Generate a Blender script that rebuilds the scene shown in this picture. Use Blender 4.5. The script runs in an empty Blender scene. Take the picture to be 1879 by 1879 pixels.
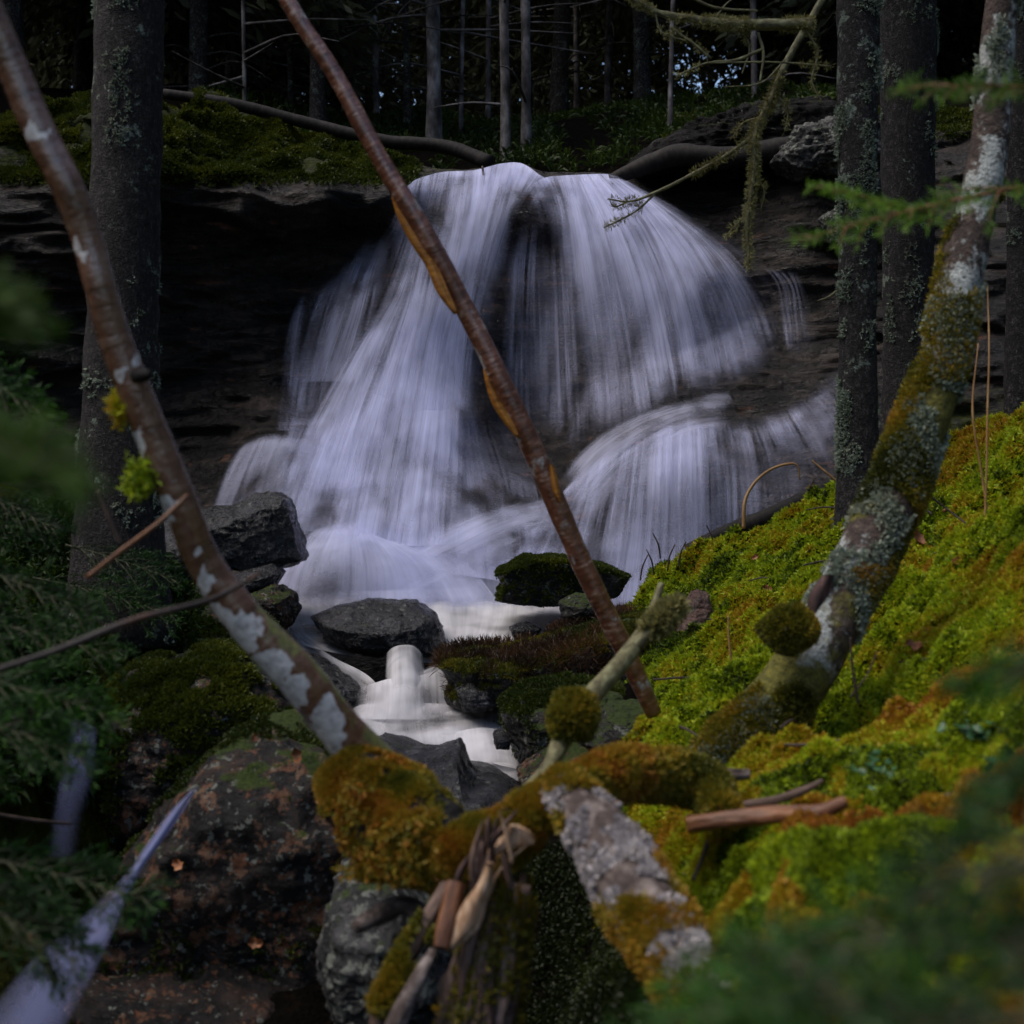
import bpy, math, random
import numpy as np
from mathutils import Vector

R = math.radians
rng = np.random.default_rng(7)
random.seed(7)
sc = bpy.context.scene
COL = sc.collection

# ------------------------------------------------------------------ camera, light, exposure
F, CX, CY = 2581.0, 939.5, 939.5            # focal length and centre of the photograph in its own pixels
cam_d = bpy.data.cameras.new('camera')
cam = bpy.data.objects.new('camera', cam_d)
COL.objects.link(cam)
cam.rotation_euler = (R(90), 0, 0)
cam_d.sensor_width = 36.0
cam_d.lens = 36.0 * F / 1879.0
cam_d.clip_start, cam_d.clip_end = 0.05, 500.0
cam_d.dof.use_dof = True
cam_d.dof.focus_distance = 6.6
cam_d.dof.aperture_fstop = 4.8
sc.camera = cam

SUN_EL, SUN_AZ = R(58), R(-100)              # azimuth from +Y towards +X
w = bpy.data.worlds.new('World')
sc.world = w
w.use_nodes = True
wt = w.node_tree
bg = wt.nodes['Background']
sky = wt.nodes.new('ShaderNodeTexSky')
sky.sky_type = 'NISHITA'
sky.sun_disc = False
sky.sun_elevation = SUN_EL
sky.sun_rotation = SUN_AZ
sky.air_density, sky.dust_density, sky.ozone_density = 1.0, 2.0, 2.0
wt.links.new(sky.outputs[0], bg.inputs[0])
bg.inputs[1].default_value = 0.075
sun_d = bpy.data.lights.new('sun', 'SUN')
sun_d.energy = 1.5
sun_d.angle = R(50)
sun_d.color = (1.0, 0.93, 0.84)
sun = bpy.data.objects.new('sun', sun_d)
COL.objects.link(sun)
dv = Vector((math.sin(SUN_AZ) * math.cos(SUN_EL), math.cos(SUN_AZ) * math.cos(SUN_EL), math.sin(SUN_EL)))
sun.rotation_euler = dv.to_track_quat('Z', 'Y').to_euler()
sun.location = dv * 30
sc.view_settings.view_transform = 'Standard'
sc.view_settings.look = 'None'
sc.view_settings.gamma = 1.0
sc.view_settings.exposure = 1.52
sc.cycles.max_bounces = 6
sc.cycles.diffuse_bounces = 3
sc.cycles.transparent_max_bounces = 24
sc.cycles.use_denoising = True

# ------------------------------------------------------------------ numeric helpers
def P(px, py, d):
    px, py, d = np.asarray(px, float), np.asarray(py, float), np.asarray(d, float)
    return np.stack(np.broadcast_arrays((px - CX) / F * d, d, (CY - py) / F * d), -1)

def proj(V):
    y = np.maximum(V[:, 1], 1e-3)
    return V[:, 0] / y * F + CX, CY - V[:, 2] / y * F

def norm(v):
    return v / np.maximum(np.linalg.norm(v, axis=-1, keepdims=True), 1e-9)

def _h(ix, iy, iz, s):
    n = (ix.astype(np.int64) * 374761393 + iy.astype(np.int64) * 668265263 + iz.astype(np.int64) * 1274126177 + s * 974634777) & 0xffffffff
    n = ((n ^ (n >> 13)) * 1274126177) & 0xffffffff
    n = ((n ^ (n >> 16)) * 2246822519) & 0xffffffff
    return (n & 0xffffff) / float(0xffffff) * 2 - 1

def vnoise(p, s=0):
    i = np.floor(p); f = p - i; f = f * f * (3 - 2 * f); i = i.astype(np.int64)
    x, y, z = i[:, 0], i[:, 1], i[:, 2]; fx, fy, fz = f[:, 0], f[:, 1], f[:, 2]
    def c(a, b, d): return _h(x + a, y + b, z + d, s)
    l = lambda a, b, t: a + (b - a) * t
    return l(l(l(c(0,0,0), c(1,0,0), fx), l(c(0,1,0), c(1,1,0), fx), fy), l(l(c(0,0,1), c(1,0,1), fx), l(c(0,1,1), c(1,1,1), fx), fy), fz)

def fbm(p, o=4, s=0, g=0.5):
    p = np.asarray(p, float); r = 0; a = 1.0
    for k in range(o):
        r = r + a * vnoise(p * 2.03 ** k + 17.3 * k, s + k); a *= g
    return r

class RBF:
    def __init__(self, X, y, c=0.25):
        self.X = np.asarray(X, float); y = np.asarray(y, float); self.c = c
        n = len(self.X)
        A = np.zeros((n + 3, n + 3))
        A[:n, :n] = self.k(self.X, self.X); A[:n, n] = 1; A[:n, n+1:] = self.X
        A[n, :n] = 1; A[n+1:, :n] = self.X.T
        A[:n, :n] += np.eye(n) * 1e-4
        self.w = np.linalg.lstsq(A, np.r_[y, 0, 0, 0], rcond=None)[0]
    def k(self, a, b):
        return -np.sqrt(((a[:, None] - b[None]) ** 2).sum(-1) + self.c ** 2)
    def __call__(self, Q):
        Q = np.asarray(Q, float); out = np.empty(len(Q)); n = len(self.X)
        for s in range(0, len(Q), 20000):
            q = Q[s:s+20000]
            out[s:s+20000] = self.k(q, self.X) @ self.w[:n] + self.w[n] + q @ self.w[n+1:]
        return out

def catmull(pts, n):
    pts = np.asarray(pts, float)
    if len(pts) == 2: return pts[0] + (pts[1] - pts[0]) * np.linspace(0, 1, n)[:, None]
    t = np.r_[0, np.cumsum(np.linalg.norm(np.diff(pts[:, :3], axis=0), axis=1))]
    q = np.linspace(0, t[-1], n); out = np.empty((n, pts.shape[1]))
    m = np.gradient(pts, t, axis=0)
    k = np.clip(np.searchsorted(t, q, 'right') - 1, 0, len(t) - 2)
    h = (t[k+1] - t[k])[:, None]; s = ((q - t[k])[:, None]) / h
    return (2*s**3-3*s**2+1)*pts[k] + (s**3-2*s**2+s)*h*m[k] + (-2*s**3+3*s**2)*pts[k+1] + (s**3-s**2)*h*m[k+1]

# ------------------------------------------------------------------ object helpers
def tag(o, label=None, cat=None, group=None, kind=None):
    if label: o['label'] = label
    if cat: o['category'] = cat
    if group: o['group'] = group
    if kind: o['kind'] = kind
    return o

def empty(name, loc, label, cat, group=None):
    o = bpy.data.objects.new(name, None); COL.objects.link(o)
    o.location = tuple(loc); o.empty_display_size = 0.1
    return tag(o, label, cat, group)

def mesh(name, V, faces, mat, parent=None, origin=None, smooth=True, attrs=None):
    """faces: an (n,k) array or a list of such arrays; attrs: name -> per-vertex array."""
    V = np.asarray(V, float)
    if parent is not None: org = np.array(parent.get('_org', tuple(parent.location)))
    elif origin is not None: org = np.asarray(origin, float)
    else: org = np.zeros(3)
    if isinstance(faces, np.ndarray): faces = [faces]
    me = bpy.data.meshes.new(name)
    me.vertices.add(len(V)); me.vertices.foreach_set('co', (V - org).astype(np.float32).ravel())
    nl = sum(f.size for f in faces); npoly = sum(len(f) for f in faces)
    me.loops.add(nl); me.polygons.add(npoly)
    me.loops.foreach_set('vertex_index', np.concatenate([f.ravel() for f in faces]).astype(np.int32))
    tot = np.concatenate([np.full(len(f), f.shape[1]) for f in faces])
    me.polygons.foreach_set('loop_start', np.r_[0, np.cumsum(tot)[:-1]].astype(np.int32))
    me.polygons.foreach_set('loop_total', tot.astype(np.int32))
    me.polygons.foreach_set('use_smooth', np.full(npoly, smooth))
    for k, a in (attrs or {}).items():
        a = np.asarray(a, np.float32)
        if a.ndim == 1:
            at = me.attributes.new(k, 'FLOAT', 'POINT'); at.data.foreach_set('value', a)
        else:
            at = me.attributes.new(k, 'FLOAT_VECTOR', 'POINT'); at.data.foreach_set('vector', a.ravel())
    me.update(calc_edges=True); me.validate()
    me.materials.append(mat)
    o = bpy.data.objects.new(name, me); COL.objects.link(o)
    if parent is not None: o.parent = parent
    else: o.location = tuple(org)
    return o

def grid_faces(r, c, wrap=False):
    i = np.arange(r - 1)[:, None]; j = np.arange(c if wrap else c - 1)[None]
    a = i * c + j; b = i * c + (j + 1) % c
    return np.stack([a, b, b + c, a + c], -1).reshape(-1, 4)

class Acc:
    """collects pieces of one mesh"""
    def __init__(s): s.V = []; s.F = []; s.A = {}; s.n = 0
    def add(s, V, Fc, **at):
        V = np.asarray(V, float); s.V.append(V)
        for f in (Fc if isinstance(Fc, list) else [Fc]): s.F.append(f + s.n)
        s.n += len(V)
        for k, a in at.items(): s.A.setdefault(k, []).append(np.asarray(a, float))
        return s
    def build(s, name, mat, **k):
        return mesh(name, np.concatenate(s.V), s.F, mat, attrs={a: np.concatenate(b) for a, b in s.A.items()}, **k)

def tube(ctrl, rings=40, seg=14, rough=0.0, freq=12.0, seed=0, cap=True, world=False, lump=0.0, groove=0.0):
    """ctrl: rows of (px, py, depth, width in px), or world (x,y,z,radius). Returns V, faces, rest."""
    c = np.asarray(ctrl, float)
    if not world: c = np.c_[P(c[:, 0], c[:, 1], c[:, 2]), c[:, 3] / 2 * c[:, 2] / F]
    q = catmull(c, rings); C, r = q[:, :3], np.maximum(q[:, 3], 1e-4)
    T = norm(np.gradient(C, axis=0))
    ref = np.array([0, 1.0, 0]) if abs(T[:, 1]).mean() < 0.8 else np.array([1.0, 0, 0])
    A = norm(np.cross(T, ref)); B = np.cross(T, A)
    th = np.linspace(0, 2 * np.pi, seg, endpoint=False)
    L = np.r_[0, np.cumsum(np.linalg.norm(np.diff(C, axis=0), axis=1))]
    rest = np.stack([np.cos(th)[None] * r[:, None], np.sin(th)[None] * r[:, None], np.repeat(L[:, None], seg, 1)], -1)
    rr = np.repeat(r[:, None], seg, 1)
    rf = rest.reshape(-1, 3) + seed * 3.7
    rr = rr * (1 + rough * fbm(rf * freq, 3, seed).reshape(rr.shape))
    if groove: rr = rr * (1 + groove * fbm(rf * [55, 55, 7], 4, seed + 4, .6).reshape(rr.shape))
    if lump: rr = rr * (1 + lump * np.abs(fbm(rf * [freq*.25]*3, 2, seed + 9)).reshape(rr.shape))
    V = C[:, None] + (np.cos(th)[None, :, None] * A[:, None] + np.sin(th)[None, :, None] * B[:, None]) * rr[..., None]
    V = V.reshape(-1, 3); Fc = [grid_faces(rings, seg, True)]
    rest = rest.reshape(-1, 3)
    if cap:
        for k, base in ((0, 0), (rings - 1, (rings - 1) * seg)):
            V = np.r_[V, C[k:k+1]]; rest = np.r_[rest, [[0, 0, L[k]]]]
            i = np.arange(seg); n = len(V) - 1
            f = np.stack([base + i, base + (i + 1) % seg, np.full(seg, n)], -1)
            Fc.append(f if k else f[:, ::-1])
    return V, Fc, rest

def tris_of(Fc):
    out = []
    for f in (Fc if isinstance(Fc, list) else [Fc]):
        out.append(f if f.shape[1] == 3 else np.concatenate([f[:, :3], f[:, [0, 2, 3]]]))
    return np.concatenate(out)

def sample(V, Fc, n, weight=None, seed=1):
    g = np.random.default_rng(seed); T = tris_of(Fc)
    a, b, c = V[T[:, 0]], V[T[:, 1]], V[T[:, 2]]
    N = np.cross(b - a, c - a); A = np.linalg.norm(N, axis=1) / 2; N = norm(N)
    wgt = A.copy()
    if weight is not None: wgt = wgt * weight((a + b + c) / 3, N)
    wgt = np.maximum(wgt, 0); k = g.choice(len(T), n, p=wgt / wgt.sum())
    u, v = g.random(n), g.random(n); s = u + v > 1; u[s], v[s] = 1 - u[s], 1 - v[s]
    return a[k] + (b[k]-a[k]) * u[:, None] + (c[k]-a[k]) * v[:, None], N[k]

def tufts(p, n, size, k=5, w=0.3, spread=0.8, seed=1, hue=None, curl=0.0, tri=False):
    """small pointed leaflets standing on points p; one triangle pair each"""
    g = np.random.default_rng(seed); N = len(p); size = np.broadcast_to(np.asarray(size, float), (N,))
    D = norm(n[:, None] + spread * g.normal(size=(N, k, 3)))
    L = size[:, None, None] * (0.55 + 0.9 * g.random((N, k, 1)))
    S = norm(np.cross(D, g.normal(size=(N, k, 3)))) * L * w * 0.5
    b = p[:, None] + D * L * 0.08
    mid = b + D * L * 0.5 + n[:, None] * L * 0.08
    tip = b + D * L - n[:, None] * L * curl
    V = (np.stack([b + S, tip, b - S], 2) if tri else np.stack([b, mid + S, tip, mid - S], 2)).reshape(-1, 3)
    c = 3 if tri else 4
    f = np.arange(len(V)).reshape(-1, c)
    rnd = np.repeat(g.random(N), k * c)
    at = {'rnd': rnd}
    if hue is not None: at['hue'] = np.repeat(np.asarray(hue, float), k * c)
    return V, f, at

# ------------------------------------------------------------------ material helpers
class G:
    def __init__(s, name):
        s.m = bpy.data.materials.new(name); s.m.use_nodes = True
        s.t = s.m.node_tree; s.n = s.t.nodes; s.n.clear()
        s.out = s.n.new('ShaderNodeOutputMaterial')
    def new(s, typ, ins=None, **props):
        nd = s.n.new(typ)
        for k, v in props.items(): setattr(nd, k, v)
        for k, v in (ins or {}).items(): s.set(nd.inputs[k], v)
        return nd
    def set(s, sock, v):
        if isinstance(v, bpy.types.NodeSocket): s.t.links.new(v, sock)
        elif isinstance(v, (tuple, list)) and len(v) == 3 and sock.type == 'RGBA': sock.default_value = (*v, 1)
        else: sock.default_value = v
    def obj(s): return s.new('ShaderNodeTexCoord').outputs['Object']
    def pos(s): return s.new('ShaderNodeNewGeometry').outputs['Position']
    def nz(s):
        return s.new('ShaderNodeSeparateXYZ', {0: s.new('ShaderNodeNewGeometry').outputs['Normal']}).outputs[2]
    def attr(s, name, out='Fac'): return s.new('ShaderNodeAttribute', attribute_name=name).outputs[out]
    def scale(s, v, sx, sy, sz): return s.new('ShaderNodeMapping', {'Vector': v, 'Scale': (sx, sy, sz)}).outputs[0]
    def noise(s, v, scale=5, detail=5, rough=0.55, dist=0.0):
        return s.new('ShaderNodeTexNoise', {'Vector': v, 'Scale': scale, 'Detail': detail, 'Roughness': rough, 'Distortion': dist}).outputs[0]
    def voro(s, v, scale=5, feature='F1', rand=1.0):
        return s.new('ShaderNodeTexVoronoi', {'Vector': v, 'Scale': scale, 'Randomness': rand}, feature=feature).outputs[0]
    def ramp(s, fac, stops, interp='LINEAR'):
        nd = s.new('ShaderNodeValToRGB', {0: fac}); e = nd.color_ramp.elements; nd.color_ramp.interpolation = interp
        while len(e) < len(stops): e.new(0.5)
        for k, (p, c) in enumerate(stops):
            e[k].position = p; e[k].color = (*c, 1) if isinstance(c, (tuple, list)) else (c, c, c, 1)
        return nd.outputs[0]
    def step(s, fac, a, b): return s.new('ShaderNodeMapRange', {0: fac, 1: a, 2: b, 3: 0.0, 4: 1.0}, interpolation_type='SMOOTHSTEP').outputs[0]
    def math(s, op, a, b=0.0, clamp=False):
        return s.new('ShaderNodeMath', {0: a, 1: b}, operation=op, use_clamp=clamp).outputs[0]
    def mix(s, f, a, b):
        nd = s.new('ShaderNodeMix', data_type='RGBA')
        s.set(nd.inputs[0], f); s.set(nd.inputs[6], a); s.set(nd.inputs[7], b); return nd.outputs[2]
    def bump(s, h, strength=0.5, dist=0.01, n=None):
        ins = {'Strength': strength, 'Distance': dist, 'Height': h}
        if n is not None: ins['Normal'] = n
        return s.new('ShaderNodeBump', ins).outputs[0]
    def bsdf(s, col, rough=0.7, normal=None, spec=0.4, **kw):
        b = s.new('ShaderNodeBsdfPrincipled', {'Base Color': col, 'Roughness': rough, 'Specular IOR Level': spec})
        if 'coat' in kw: b.inputs['Coat Weight'].default_value = kw['coat']; b.inputs['Coat Roughness'].default_value = .22
        if normal is not None: s.set(b.inputs['Normal'], normal)
        s.t.links.new(b.outputs[0], s.out.inputs[0]); return s.m

def mat_rock(name, cols, moss=0.5, mosscol=((0.012,0.022,0.003),(0.05,0.075,0.006)), lichen=0.35, rough=(0.25,0.7), sc_=1.0, patch=None, spec=0.4):
    g = G(name); v = g.pos()
    n1 = g.noise(v, 4*sc_, 8, 0.62); n2 = g.noise(v, 28*sc_, 6, 0.7); n3 = g.noise(v, 110*sc_, 3, 0.6)
    col = g.ramp(g.math('ADD', g.math('MULTIPLY', n1, 0.65), g.math('MULTIPLY', n2, 0.35)), [(0.39, cols[0]), (0.5, cols[1]), (0.62, cols[2])])
    if patch:
        pm = g.step(g.math('ADD', g.noise(v, 9*sc_, 6, 0.65), g.math('MULTIPLY', g.noise(v, 40*sc_, 3), 0.35)), patch[0], patch[0] + 0.08)
        col = g.mix(g.math('MULTIPLY', pm, 0.85), col, g.ramp(g.noise(v, 15*sc_, 3), [(0.35, patch[1]), (0.65, patch[2])]))
    lm = g.step(g.math('ADD', g.noise(v, 22*sc_, 5, 0.6), g.math('MULTIPLY', n3, 0.2)), 0.78 - 0.2*lichen, 0.84 - 0.2*lichen)
    col = g.mix(lm, col, (0.17, 0.18, 0.155))
    mm = g.math('ADD', g.math('MULTIPLY', g.nz(), 0.5), g.math('MULTIPLY', g.noise(v, 6*sc_, 6, 0.65), 1.0))
    mm = g.step(mm, 1.12 - 0.5*moss, 1.24 - 0.5*moss)
    mc = g.ramp(g.noise(v, 60*sc_, 4, 0.7), [(0.35, mosscol[0]), (0.65, mosscol[1])])
    col = g.mix(mm, col, mc)
    rg = g.mix(mm, g.ramp(n2, [(0.3, rough[0]), (0.7, rough[1])]), (0.95, 0.95, 0.95))
    vs = g.scale(v, 6*sc_, 6*sc_, 26*sc_)
    h = g.math('ADD', g.math('MULTIPLY', n2, 1.0), g.math('MULTIPLY', g.noise(vs, 1.0, 6, 0.6), 0.9))
    b = g.bump(h, 1.0, 0.05 / sc_); b = g.bump(n3, 0.7, 0.01, b)
    return g.bsdf(col, rg, b, spec)

ROCK = mat_rock('rock_wet', ((0.003,0.003,0.004),(0.012,0.011,0.014),(0.05,0.048,0.056)), moss=0.15, rough=(0.1,0.42), spec=0.65, sc_=1.6)
ROCK_MOSSY = mat_rock('rock_mossy', ((0.004,0.004,0.004),(0.014,0.012,0.011),(0.05,0.044,0.038)), moss=0.75, lichen=0.5)
ROCK_RUST = mat_rock('rock_rust', ((0.002,0.002,0.002),(0.008,0.006,0.006),(0.05,0.03,0.022)), moss=0.5, lichen=0.5, rough=(0.45,0.85), sc_=2.0,
                     patch=(0.70, (0.16,0.05,0.018), (0.19,0.11,0.065)), spec=0.3)
ROCK_DIM = mat_rock('rock_dim', ((0.002,0.002,0.002),(0.007,0.005,0.005),(0.04,0.022,0.016)), moss=0.1, lichen=0.35, rough=(0.5,0.85), sc_=2.2,
                     patch=(0.72, (0.14,0.045,0.016), (0.16,0.09,0.05)), spec=0.25)
ROCK_PALE = mat_rock('rock_lichen', ((0.004,0.004,0.005),(0.02,0.019,0.02),(0.11,0.105,0.11)), moss=0.35, lichen=0.8, rough=(0.5,0.9), sc_=1.5)

def mat_cliff():
    g = G('cliff_rock'); v = g.pos()
    vs = g.scale(v, 1.6, 1.6, 7.0)
    n1 = g.noise(vs, 1.6, 8, 0.6, 0.6); n2 = g.noise(v, 20, 6, 0.7)
    col = g.ramp(g.math('ADD', g.math('MULTIPLY', n1, 0.6), g.math('MULTIPLY', n2, 0.4)), [(0.36, (0.003,0.003,0.003)), (0.5, (0.013,0.011,0.010)), (0.64, (0.055,0.042,0.036))])
    col = g.mix(g.step(g.noise(vs, 2.3, 5, 0.6), 0.62, 0.7), col, (0.1, 0.045, 0.028))
    mo = g.attr('moss')
    mm = g.step(g.math('ADD', mo, g.math('MULTIPLY', g.math('SUBTRACT', g.noise(v, 8, 6, 0.7), 0.5), 1.2)), 0.4, 0.62)
    col = g.mix(mm, col, g.ramp(g.noise(v, 30, 5, 0.7), [(0.35, (0.006,0.009,0.001)), (0.68, (0.04,0.05,0.004))]))
    rg = g.mix(mm, g.ramp(n2, [(0.3, 0.18), (0.7, 0.6)]), (0.95,0.95,0.95))
    h = g.math('ADD', g.math('MULTIPLY', n1, 1.4), g.math('MULTIPLY', n2, 0.6))
    return g.bsdf(col, rg, g.bump(g.noise(v, 90, 3), 0.4, 0.01, g.bump(h, 1.0, 0.08)), 0.25)
CLIFF = mat_cliff()

def mat_ground():
    g = G('forest_floor'); v = g.pos()
    n = g.noise(v, 14, 7, 0.7); n2 = g.noise(v, 2.2, 4)
    soil = g.ramp(n, [(0.3, (0.001,0.001,0.001)), (0.55, (0.004,0.003,0.002)), (0.72, (0.016,0.011,0.007))])
    mossc = g.ramp(n, [(0.3, (0.01,0.013,0.002)), (0.55, (0.045,0.05,0.005)), (0.75, (0.1,0.075,0.008))])
    col = g.mix(g.step(g.math('ADD', g.attr('moss'), g.math('MULTIPLY', g.math('SUBTRACT', n2, 0.5), 0.5)), 0.3, 0.6), soil, mossc)
    return g.bsdf(col, 0.95, g.bump(g.math('ADD', n, g.noise(v, 70, 4)), 1.0, 0.03), 0.03)
GROUND = mat_ground()

def mat_moss(name, stops):
    g = G(name)
    h = g.math('ADD', g.attr('hue'), g.math('MULTIPLY', g.math('SUBTRACT', g.attr('rnd'), 0.5), 0.35))
    col = g.ramp(h, stops)
    d = g.new('ShaderNodeBsdfDiffuse', {'Color': col}); t = g.new('ShaderNodeBsdfTranslucent', {'Color': col})
    m = g.new('ShaderNodeMixShader', {0: 0.3, 1: d.outputs[0], 2: t.outputs[0]})
    gl = g.new('ShaderNodeBsdfGlossy', {'Color': (0.5,0.5,0.5), 'Roughness': 0.5})
    m2 = g.new('ShaderNodeMixShader', {0: 0.03, 1: m.outputs[0], 2: gl.outputs[0]})
    g.t.links.new(m2.outputs[0], g.out.inputs[0]); return g.m
# hue 0 = deep green, 0.3 = lime, 0.55 = yellow green, 0.8 = ochre, 1 = rust
MOSS = mat_moss('moss', [(0.0, (0.02,0.032,0.004)), (0.18, (0.13,0.19,0.008)), (0.34, (0.34,0.44,0.012)), (0.58, (0.34,0.27,0.01)), (0.8, (0.34,0.17,0.01)), (1.0, (0.25,0.085,0.012))])
MOSS_OLIVE = mat_moss('moss_olive', [(0.0, (0.02,0.026,0.004)), (0.35, (0.1,0.1,0.01)), (0.6, (0.22,0.16,0.012)), (0.85, (0.32,0.16,0.014)), (1.0, (0.27,0.09,0.012))])
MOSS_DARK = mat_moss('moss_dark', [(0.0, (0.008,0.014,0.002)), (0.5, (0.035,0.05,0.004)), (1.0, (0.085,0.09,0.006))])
LICHEN = mat_moss('lichen', [(0.0, (0.12,0.15,0.11)), (0.5, (0.24,0.28,0.22)), (1.0, (0.3,0.3,0.2))])
LICHEN_YEL = mat_moss('lichen_yellow', [(0.0, (0.10,0.09,0.03)), (0.5, (0.22,0.2,0.07)), (1.0, (0.3,0.29,0.16))])
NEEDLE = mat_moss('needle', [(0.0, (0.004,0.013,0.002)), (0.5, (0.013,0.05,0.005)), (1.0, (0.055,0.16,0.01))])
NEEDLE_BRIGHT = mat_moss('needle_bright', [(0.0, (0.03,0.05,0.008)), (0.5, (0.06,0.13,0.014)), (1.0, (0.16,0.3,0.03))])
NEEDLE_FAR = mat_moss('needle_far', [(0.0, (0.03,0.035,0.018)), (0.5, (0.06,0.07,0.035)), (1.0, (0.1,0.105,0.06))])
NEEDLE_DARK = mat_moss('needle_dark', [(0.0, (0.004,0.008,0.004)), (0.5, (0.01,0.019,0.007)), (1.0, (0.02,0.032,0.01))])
BROWN_TWIGS = mat_moss('brown_tangle', [(0.0, (0.01,0.007,0.005)), (0.5, (0.05,0.025,0.012)), (1.0, (0.13,0.06,0.02))])
GRASS = mat_moss('grass', [(0.0, (0.01,0.022,0.003)), (0.5, (0.035,0.06,0.006)), (1.0, (0.12,0.13,0.02))])

def mat_bark_spruce(name, lich=0.5, base=1.0):
    g = G(name); r = g.attr('rest', 'Vector'); v = g.scale(r, 1, 1, 0.45)
    v = g.new('ShaderNodeVectorMath', {0: v, 1: g.new('ShaderNodeVectorMath', {0: g.new('ShaderNodeTexNoise', {'Vector': r, 'Scale': 30.0, 'Detail': 3.0}).outputs[1], 3: 0.05}, operation='SCALE').outputs[0]}, operation='ADD').outputs[0]
    vo = g.voro(v, 105, 'DISTANCE_TO_EDGE'); n = g.noise(r, 45, 6, 0.7); n2 = g.noise(r, 9, 5, 0.6)
    k = base
    col = g.ramp(g.math('ADD', g.math('MULTIPLY', n, .55), g.math('MULTIPLY', g.noise(g.scale(r, 1, 1, .4), 130, 4, .7), .45)), [(0.38, (0.006*k,0.005*k,0.005*k)), (0.5, (0.022*k,0.018*k,0.018*k)), (0.58, (0.09*k,0.077*k,0.074*k)), (0.66, (0.2*k,0.18*k,0.17*k))])
    col = g.mix(g.step(vo, 0.0, 0.12), (0.012,0.010,0.010), col)
    lm = g.step(g.math('ADD', g.math('MULTIPLY', n2, 0.7), g.math('MULTIPLY', g.noise(r, 60, 4, 0.7), 0.42)), 0.67 - 0.1*lich, 0.72 - 0.1*lich)
    col = g.mix(lm, col, g.ramp(g.noise(r, 90, 3), [(0.35, (0.09,0.12,0.09)), (0.6, (0.2,0.235,0.19))]))
    h = g.math('ADD', g.math('MULTIPLY', g.step(vo, 0.0, 0.2), .6), g.math('MULTIPLY', n, 1.3))
    return g.bsdf(col, 0.85, g.bump(h, 0.9, 0.012), 0.3)
BARK = mat_bark_spruce('spruce_bark', 0.1, 0.6)
BARK_L = mat_bark_spruce('spruce_bark_lichen', 0.5, 0.6)
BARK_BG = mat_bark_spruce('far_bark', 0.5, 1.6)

def mat_birch():
    g = G('birch_bark'); r = g.attr('rest', 'Vector'); rz = g.scale(r, 1, 1, 0.6)
    n = g.noise(r, 26, 6, 0.65); st = g.noise(g.scale(r, 5, 5, 70), 1.0, 4, 0.6)
    col = g.ramp(g.math('ADD', g.math('MULTIPLY', n, 0.6), g.math('MULTIPLY', st, 0.4)), [(0.33, (0.04,0.016,0.009)), (0.5, (0.13,0.06,0.036)), (0.66, (0.22,0.14,0.10))])
    pm = g.step(g.math('ADD', g.math('MULTIPLY', g.noise(rz, 34, 4, 0.6), 0.55), g.math('MULTIPLY', g.attr('pale'), 0.7)), 0.68, 0.74)
    pc = g.ramp(g.noise(r, 60, 4, 0.7), [(0.3, (0.24,0.22,0.21)), (0.5, (0.52,0.49,0.48)), (0.75, (0.7,0.67,0.65))])
    col = g.mix(pm, col, pc)
    gm = g.step(g.math('ADD', g.noise(r, 14, 5, 0.65), g.math('MULTIPLY', g.attr('green'), 0.55)), 0.72, 0.82)
    col = g.mix(gm, col, g.ramp(g.noise(r, 90, 3), [(0.35, (0.05,0.055,0.008)), (0.65, (0.15,0.15,0.018))]))
    rg = g.mix(g.math('MAXIMUM', pm, gm), (0.27,0.27,0.27), (0.8,0.8,0.8))
    return g.bsdf(col, rg, g.bump(g.math('ADD', g.noise(r, 120, 3), st), 0.5, 0.004), 0.9, coat=.6)
BIRCH = mat_birch()

def mat_redstem():
    g = G('red_bark'); r = g.attr('rest', 'Vector')
    n = g.noise(r, 30, 6, 0.65); st = g.noise(g.scale(r, 25, 25, 110), 1.0, 5, 0.65)
    col = g.ramp(g.math('ADD', g.math('MULTIPLY', n, 0.5), g.math('MULTIPLY', st, 0.5)), [(0.36, (0.04,0.012,0.007)), (0.5, (0.13,0.042,0.022)), (0.57, (0.22,0.095,0.055)), (0.64, (0.4,0.3,0.26))])
    pm = g.step(g.noise(g.scale(r, 1, 1, 0.6), 17, 5, 0.68), 0.575, 0.64)
    col = g.mix(pm, col, g.ramp(g.noise(r, 80, 4), [(0.35, (0.16,0.13,0.12)), (0.65, (0.42,0.39,0.38))]))
    return g.bsdf(col, 0.3, g.bump(st, 0.6, 0.006), 0.8, coat=.5)
REDSTEM = mat_redstem()

def mat_mossbark():
    g = G('lichen_bark'); r = g.attr('rest', 'Vector'); rz = g.scale(r, 1, 1, 0.8)
    n = g.noise(r, 40, 6, 0.7)
    col = g.ramp(n, [(0.3, (0.01,0.007,0.006)), (0.5, (0.04,0.027,0.022)), (0.7, (0.11,0.08,0.065))])
    pl = g.step(g.math('ADD', g.noise(rz, 7, 5, 0.6), g.math('MULTIPLY', g.noise(r, 70, 3, 0.7), 0.22)), 0.60, 0.66)
    col = g.mix(pl, col, g.ramp(g.noise(r, 100, 4, 0.7), [(0.3, (0.1,0.11,0.105)), (0.5, (0.27,0.285,0.275)), (0.75, (0.42,0.44,0.42))]))
    ms = g.step(g.math('ADD', g.noise(g.scale(r, 1, 1, 1.0), 6.0, 6, 0.65), g.attr('green')), 0.55, 0.66)
    col = g.mix(ms, col, g.ramp(g.noise(r, 70, 5, 0.75), [(0.3, (0.02,0.02,0.004)), (0.5, (0.08,0.075,0.012)), (0.75, (0.19,0.165,0.03))]))
    return g.bsdf(col, 0.85, g.bump(g.math('ADD', n, g.noise(r, 140, 3)), 0.8, 0.01), 0.3)
MOSSBARK = mat_mossbark()

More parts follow.
